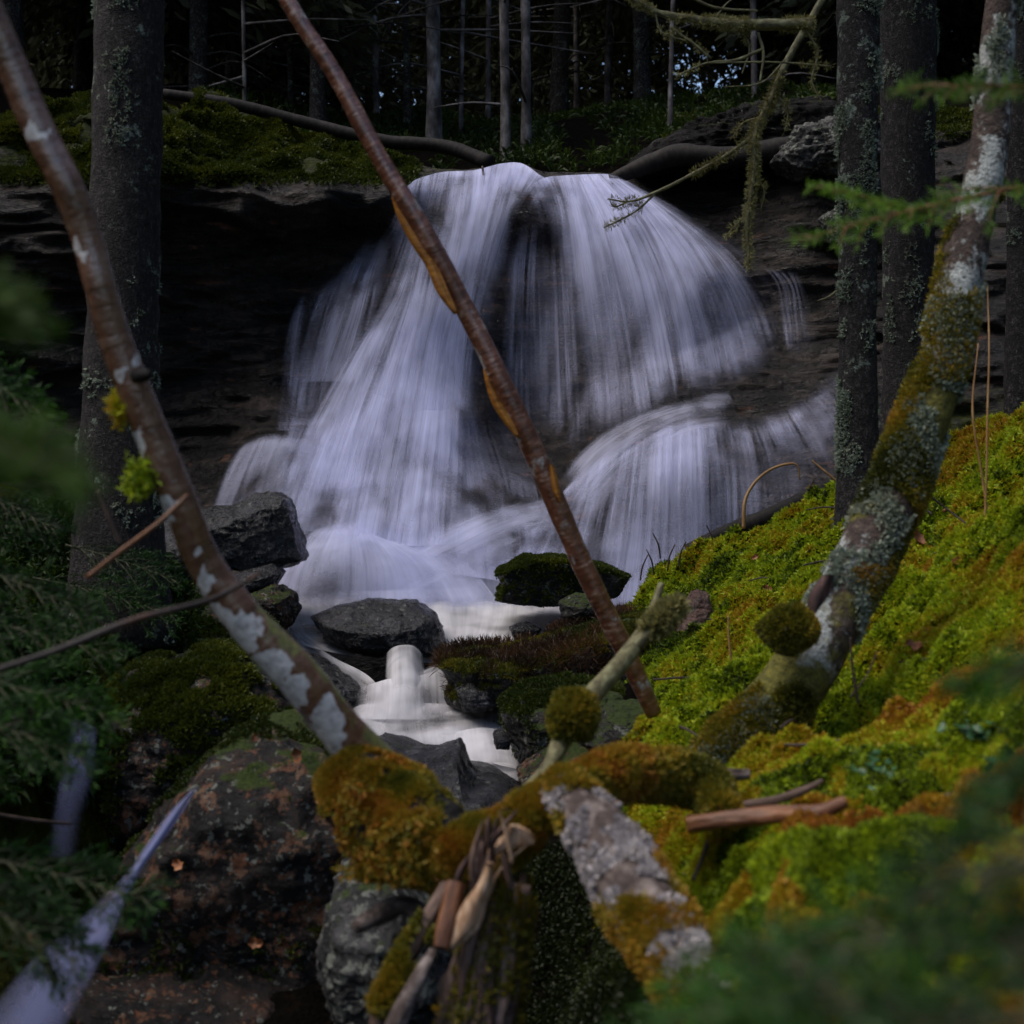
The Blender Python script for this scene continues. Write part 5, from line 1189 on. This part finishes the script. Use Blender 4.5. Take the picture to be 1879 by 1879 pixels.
# ------------------------------------------------------------------ small things: leaves, straws, berry plants
def leaf(px, py, d, wpx, mat, label, cat, group, seed, name='fallen_leaf'):
    g = np.random.default_rng(seed); c = P(px, py, d); s = wpx / F * d
    o1 = norm(g.normal(size=3) * [1, .4, .5]); nv = norm(np.array([0, -.8, .6]) + .5 * g.normal(size=3)); o2 = norm(np.cross(nv, o1)); o1 = np.cross(o2, nv)
    t = np.linspace(-1, 1, 9); wv = (1 - t ** 2) ** .7 * (.5 + .12 * np.sin(7 * t)); A = []
    for u, q in zip(t, wv):
        for k in (-1, -.5, 0, .5, 1):
            A.append(c + o1 * u * s * .5 + o2 * q * k * s * .6 + nv * s * (.22 * abs(k) + .12 * u * u + .06 * g.normal()))
    A = np.array(A); f = grid_faces(9, 5); B = A - nv * .0008
    ob = mesh(name, np.r_[A, B], [f, f[:, ::-1] + 45], mat, origin=c); return tag(ob, label, cat, group)
for k, (a, b, d, s, where) in enumerate([(443,1285,3.95,34,'rust leaf beside the birch trunk on the mossed boulder'),(415,1370,3.85,36,'pale brown leaf at the notch between two left boulders'),(372,1352,3.9,34,'upright tan leaf left of the notch'),
  (222,1358,4.1,34,'reddish leaf at the left rim of the mossed boulder'),(190,1435,4.0,36,'orange leaf on the wet left rim of the boulder'),(600,1470,3.2,36,'orange leaf against the mossy birch foot'),
  (70,1315,3.6,16,'small orange leaf on the far left bank'),(240,1465,3.9,22,'orange leaf above the silver stream sliver'),(310,1085,5.6,26,'rust leaf by the angular wet boulder'),
  (545,1385,3.2,30,'rust leaf on the biggest boulder under the birch'),(330,1590,3.1,30,'brown leaf on the biggest boulder near the stream'),(470,1730,2.95,30,'orange leaf low on the biggest boulder'),
  (1680,985,3.9,34,'bright orange leaf behind the mossy trunk'),(1650,1020,3.7,20,'small orange leaf by the bright orange one')]):
    leaf(a, b, d, s, LEAF, where, 'leaf', 'fallen leaves', 500 + k)
gd = np.random.default_rng(91); nd = 0
bx_, by_ = gd.uniform(0.2, 1.9, 400), gd.uniform(1.7, 5.6, 400); bz_ = H(bx_, by_)
pa, pb = proj(np.c_[bx_, by_, bz_])
for k in np.where(in_view(np.c_[bx_, by_, bz_], -30) & (bankm(bx_, by_) > .8))[0][:46]:
    d_ = by_[k]; lab = ['curled rust brown leaf lying on the moss bank', 'small twig dropped on the moss bank'][k % 2]
    if k % 2 == 0: leaf(pa[k], pb[k] - 6, d_ - .015, gd.uniform(.022, .042) * F / d_, LEAF, lab, 'leaf', 'dead leaves scattered over the moss bank', 700 + k)
    else:
        an = gd.uniform(0, 6.28); o_ = np.array([math.cos(an), math.sin(an), .15 * gd.normal()]) * gd.uniform(.04, .1); c_ = np.array([bx_[k], d_, bz_[k] + .012])
        V_, f_, r_ = tube([(*c_ - o_, .003), (*c_ + [.006, 0, .008], .0035), (*c_ + o_, .0018)], 14, 6, .2, 60, 3, True, True)
        tag(mesh('twig', V_, f_, TWIG, origin=c_, attrs={'rest': r_}), lab, 'twig', 'twigs dropped over the moss bank')
def straw(ctrl, label, seed, mat=STRAW, name='grass_straw', group=None):
    o = log(name, ctrl, mat, label, 'grass', seed, 40, 6, .05)[2]
    if group: o['group'] = group
straw([(1806,985,3.6,5),(1810,880,3.6,4),(1812,760,3.6,4),(1815,640,3.62,3),(1812,525,3.65,2)], 'tall upright yellow straw right of the mossy trunk', 601)
straw([(1812,940,3.7,4),(1800,860,3.7,4),(1785,760,3.7,4),(1795,630,3.72,2)], 'bent thin straw beside the tall upright one', 602)
straw([(1364,970,5.6,7),(1370,910,5.6,6),(1395,875,5.6,5),(1430,855,5.6,5),(1462,853,5.6,4),(1468,880,5.6,2)], 'arched dry straw on the crest of the bank', 603)
straw([(1560,905,5.4,5),(1520,870,5.4,4),(1490,845,5.42,3)], 'short straw left of the slim spruce foot', 604)
straw([(1345,1235,3.9,4),(1338,1175,3.9,4),(1336,1130,3.9,2)], 'short pale straw under the red stem', 605)
for k, (a, b) in enumerate([(1175,1040),(1200,1030),(1225,1020),(1212,1000),(1245,1015),(1310,985),(1480,900)]):
    straw([(a, b + 25, 5.8, 3), (a + 4 * (-1) ** k, b, 5.8, 3), (a + 14 * (-1) ** k, b - 22, 5.8, 2)], 'thin dark grass stalk standing on the crest of the bank', 610 + k, TWIG, 'grass_stalk', 'grass stalks on the bank crest')
straw([(1575,1290,2.9,5),(1565,1230,2.9,5),(1560,1170,2.9,3)], 'leafless dark shoot standing in ochre moss', 620, TWIG, 'bare_shoot')
straw([(1560,1280,2.9,4),(1590,1240,2.9,3),(1610,1195,2.9,2)], 'second leafless shoot leaning right in ochre moss', 621, TWIG, 'bare_shoot')
straw([(1700,905,4.0,4),(1745,940,4.0,4),(1800,980,3.9,3)], 'dark bent twig on the moss behind the mossy trunk', 622, TWIG, 'twig')
def berry(px, py, d, n, spread, label, seed):
    g = np.random.default_rng(seed); c = P(px, py, d); e = empty('berry_plant', c, label, 'plant', 'berry plants in the moss')
    for k in range(n):
        q = c + np.array([g.normal(), g.normal() * .5, abs(g.normal()) * .7]) * spread; s = .014 + .008 * g.random()
        o1 = norm(g.normal(size=3)); nv = norm(np.array([0, -.5, .9]) + .5 * g.normal(size=3)); o2 = norm(np.cross(nv, o1)); o1 = np.cross(o2, nv)
        t = np.linspace(0, 2*np.pi, 10, endpoint=False)
        A = q + np.cos(t)[:, None] * o1 * s * .6 + np.sin(t)[:, None] * o2 * s * .38 + nv * s * .15 * (np.cos(2*t)[:, None])
        V_ = np.r_[A, [q + nv * s * .05], A - nv * .001, [q - nv * .001]]
        i = np.arange(10); f = np.stack([i, (i + 1) % 10, np.full(10, 10)], -1)
        mesh('leaf', V_, [f, f[:, ::-1] + 11], LEAFG, parent=e)
    V_, f_, r_ = tube([(*c - np.array([0, 0, .03]), .0015), (*c + np.array([.004, 0, .02]), .001)], 5, 5, 0, 1, 1, True, True)
    mesh('stem', V_, f_, TWIG, parent=e, attrs={'rest': r_})
for k, (a, b, d, n, lb) in enumerate([(1600,1420,2.35,12,'glossy berry sprig above the broken branch'),(1660,1590,1.95,14,'glossy berry sprig in ochre moss beside purple leaf'),(1790,1350,2.3,16,'berry sprig at right in rusty moss'),
   (1850,1420,2.1,14,'berry sprig by the right edge, middle height'),(1720,1640,1.85,12,'berry sprig right of the purple leaf'),(1560,1540,2.15,8,'small berry sprig under the broken branch'),(1540,1600,2.0,10,'berry sprig left of the purple leaf'),(1640,1450,2.3,8,'berry sprig at the middle of the ochre slope')]):
    berry(a, b, d, n, .02, lb, 640 + k)
leaf(1598,1600,1.93,40,LEAFP,'dark purple leaf in the ochre moss','leaf',None,660,'purple_leaf'); leaf(1568,1588,1.94,26,LEAFP,'small purple leaf touching the larger purple one','leaf',None,661,'purple_leaf')
leaf(1740,1785,1.35,34,LEAF,'blurred red leaf near the bottom right','leaf',None,662)
leaf(1495,1510,2.2,11,mat_simple('white_bit',(.5,.5,.48),(.65,.65,.62),(.75,.75,.7),use='obj'),'tiny white flake on the ochre moss','flake',None,663,'lichen_flake')
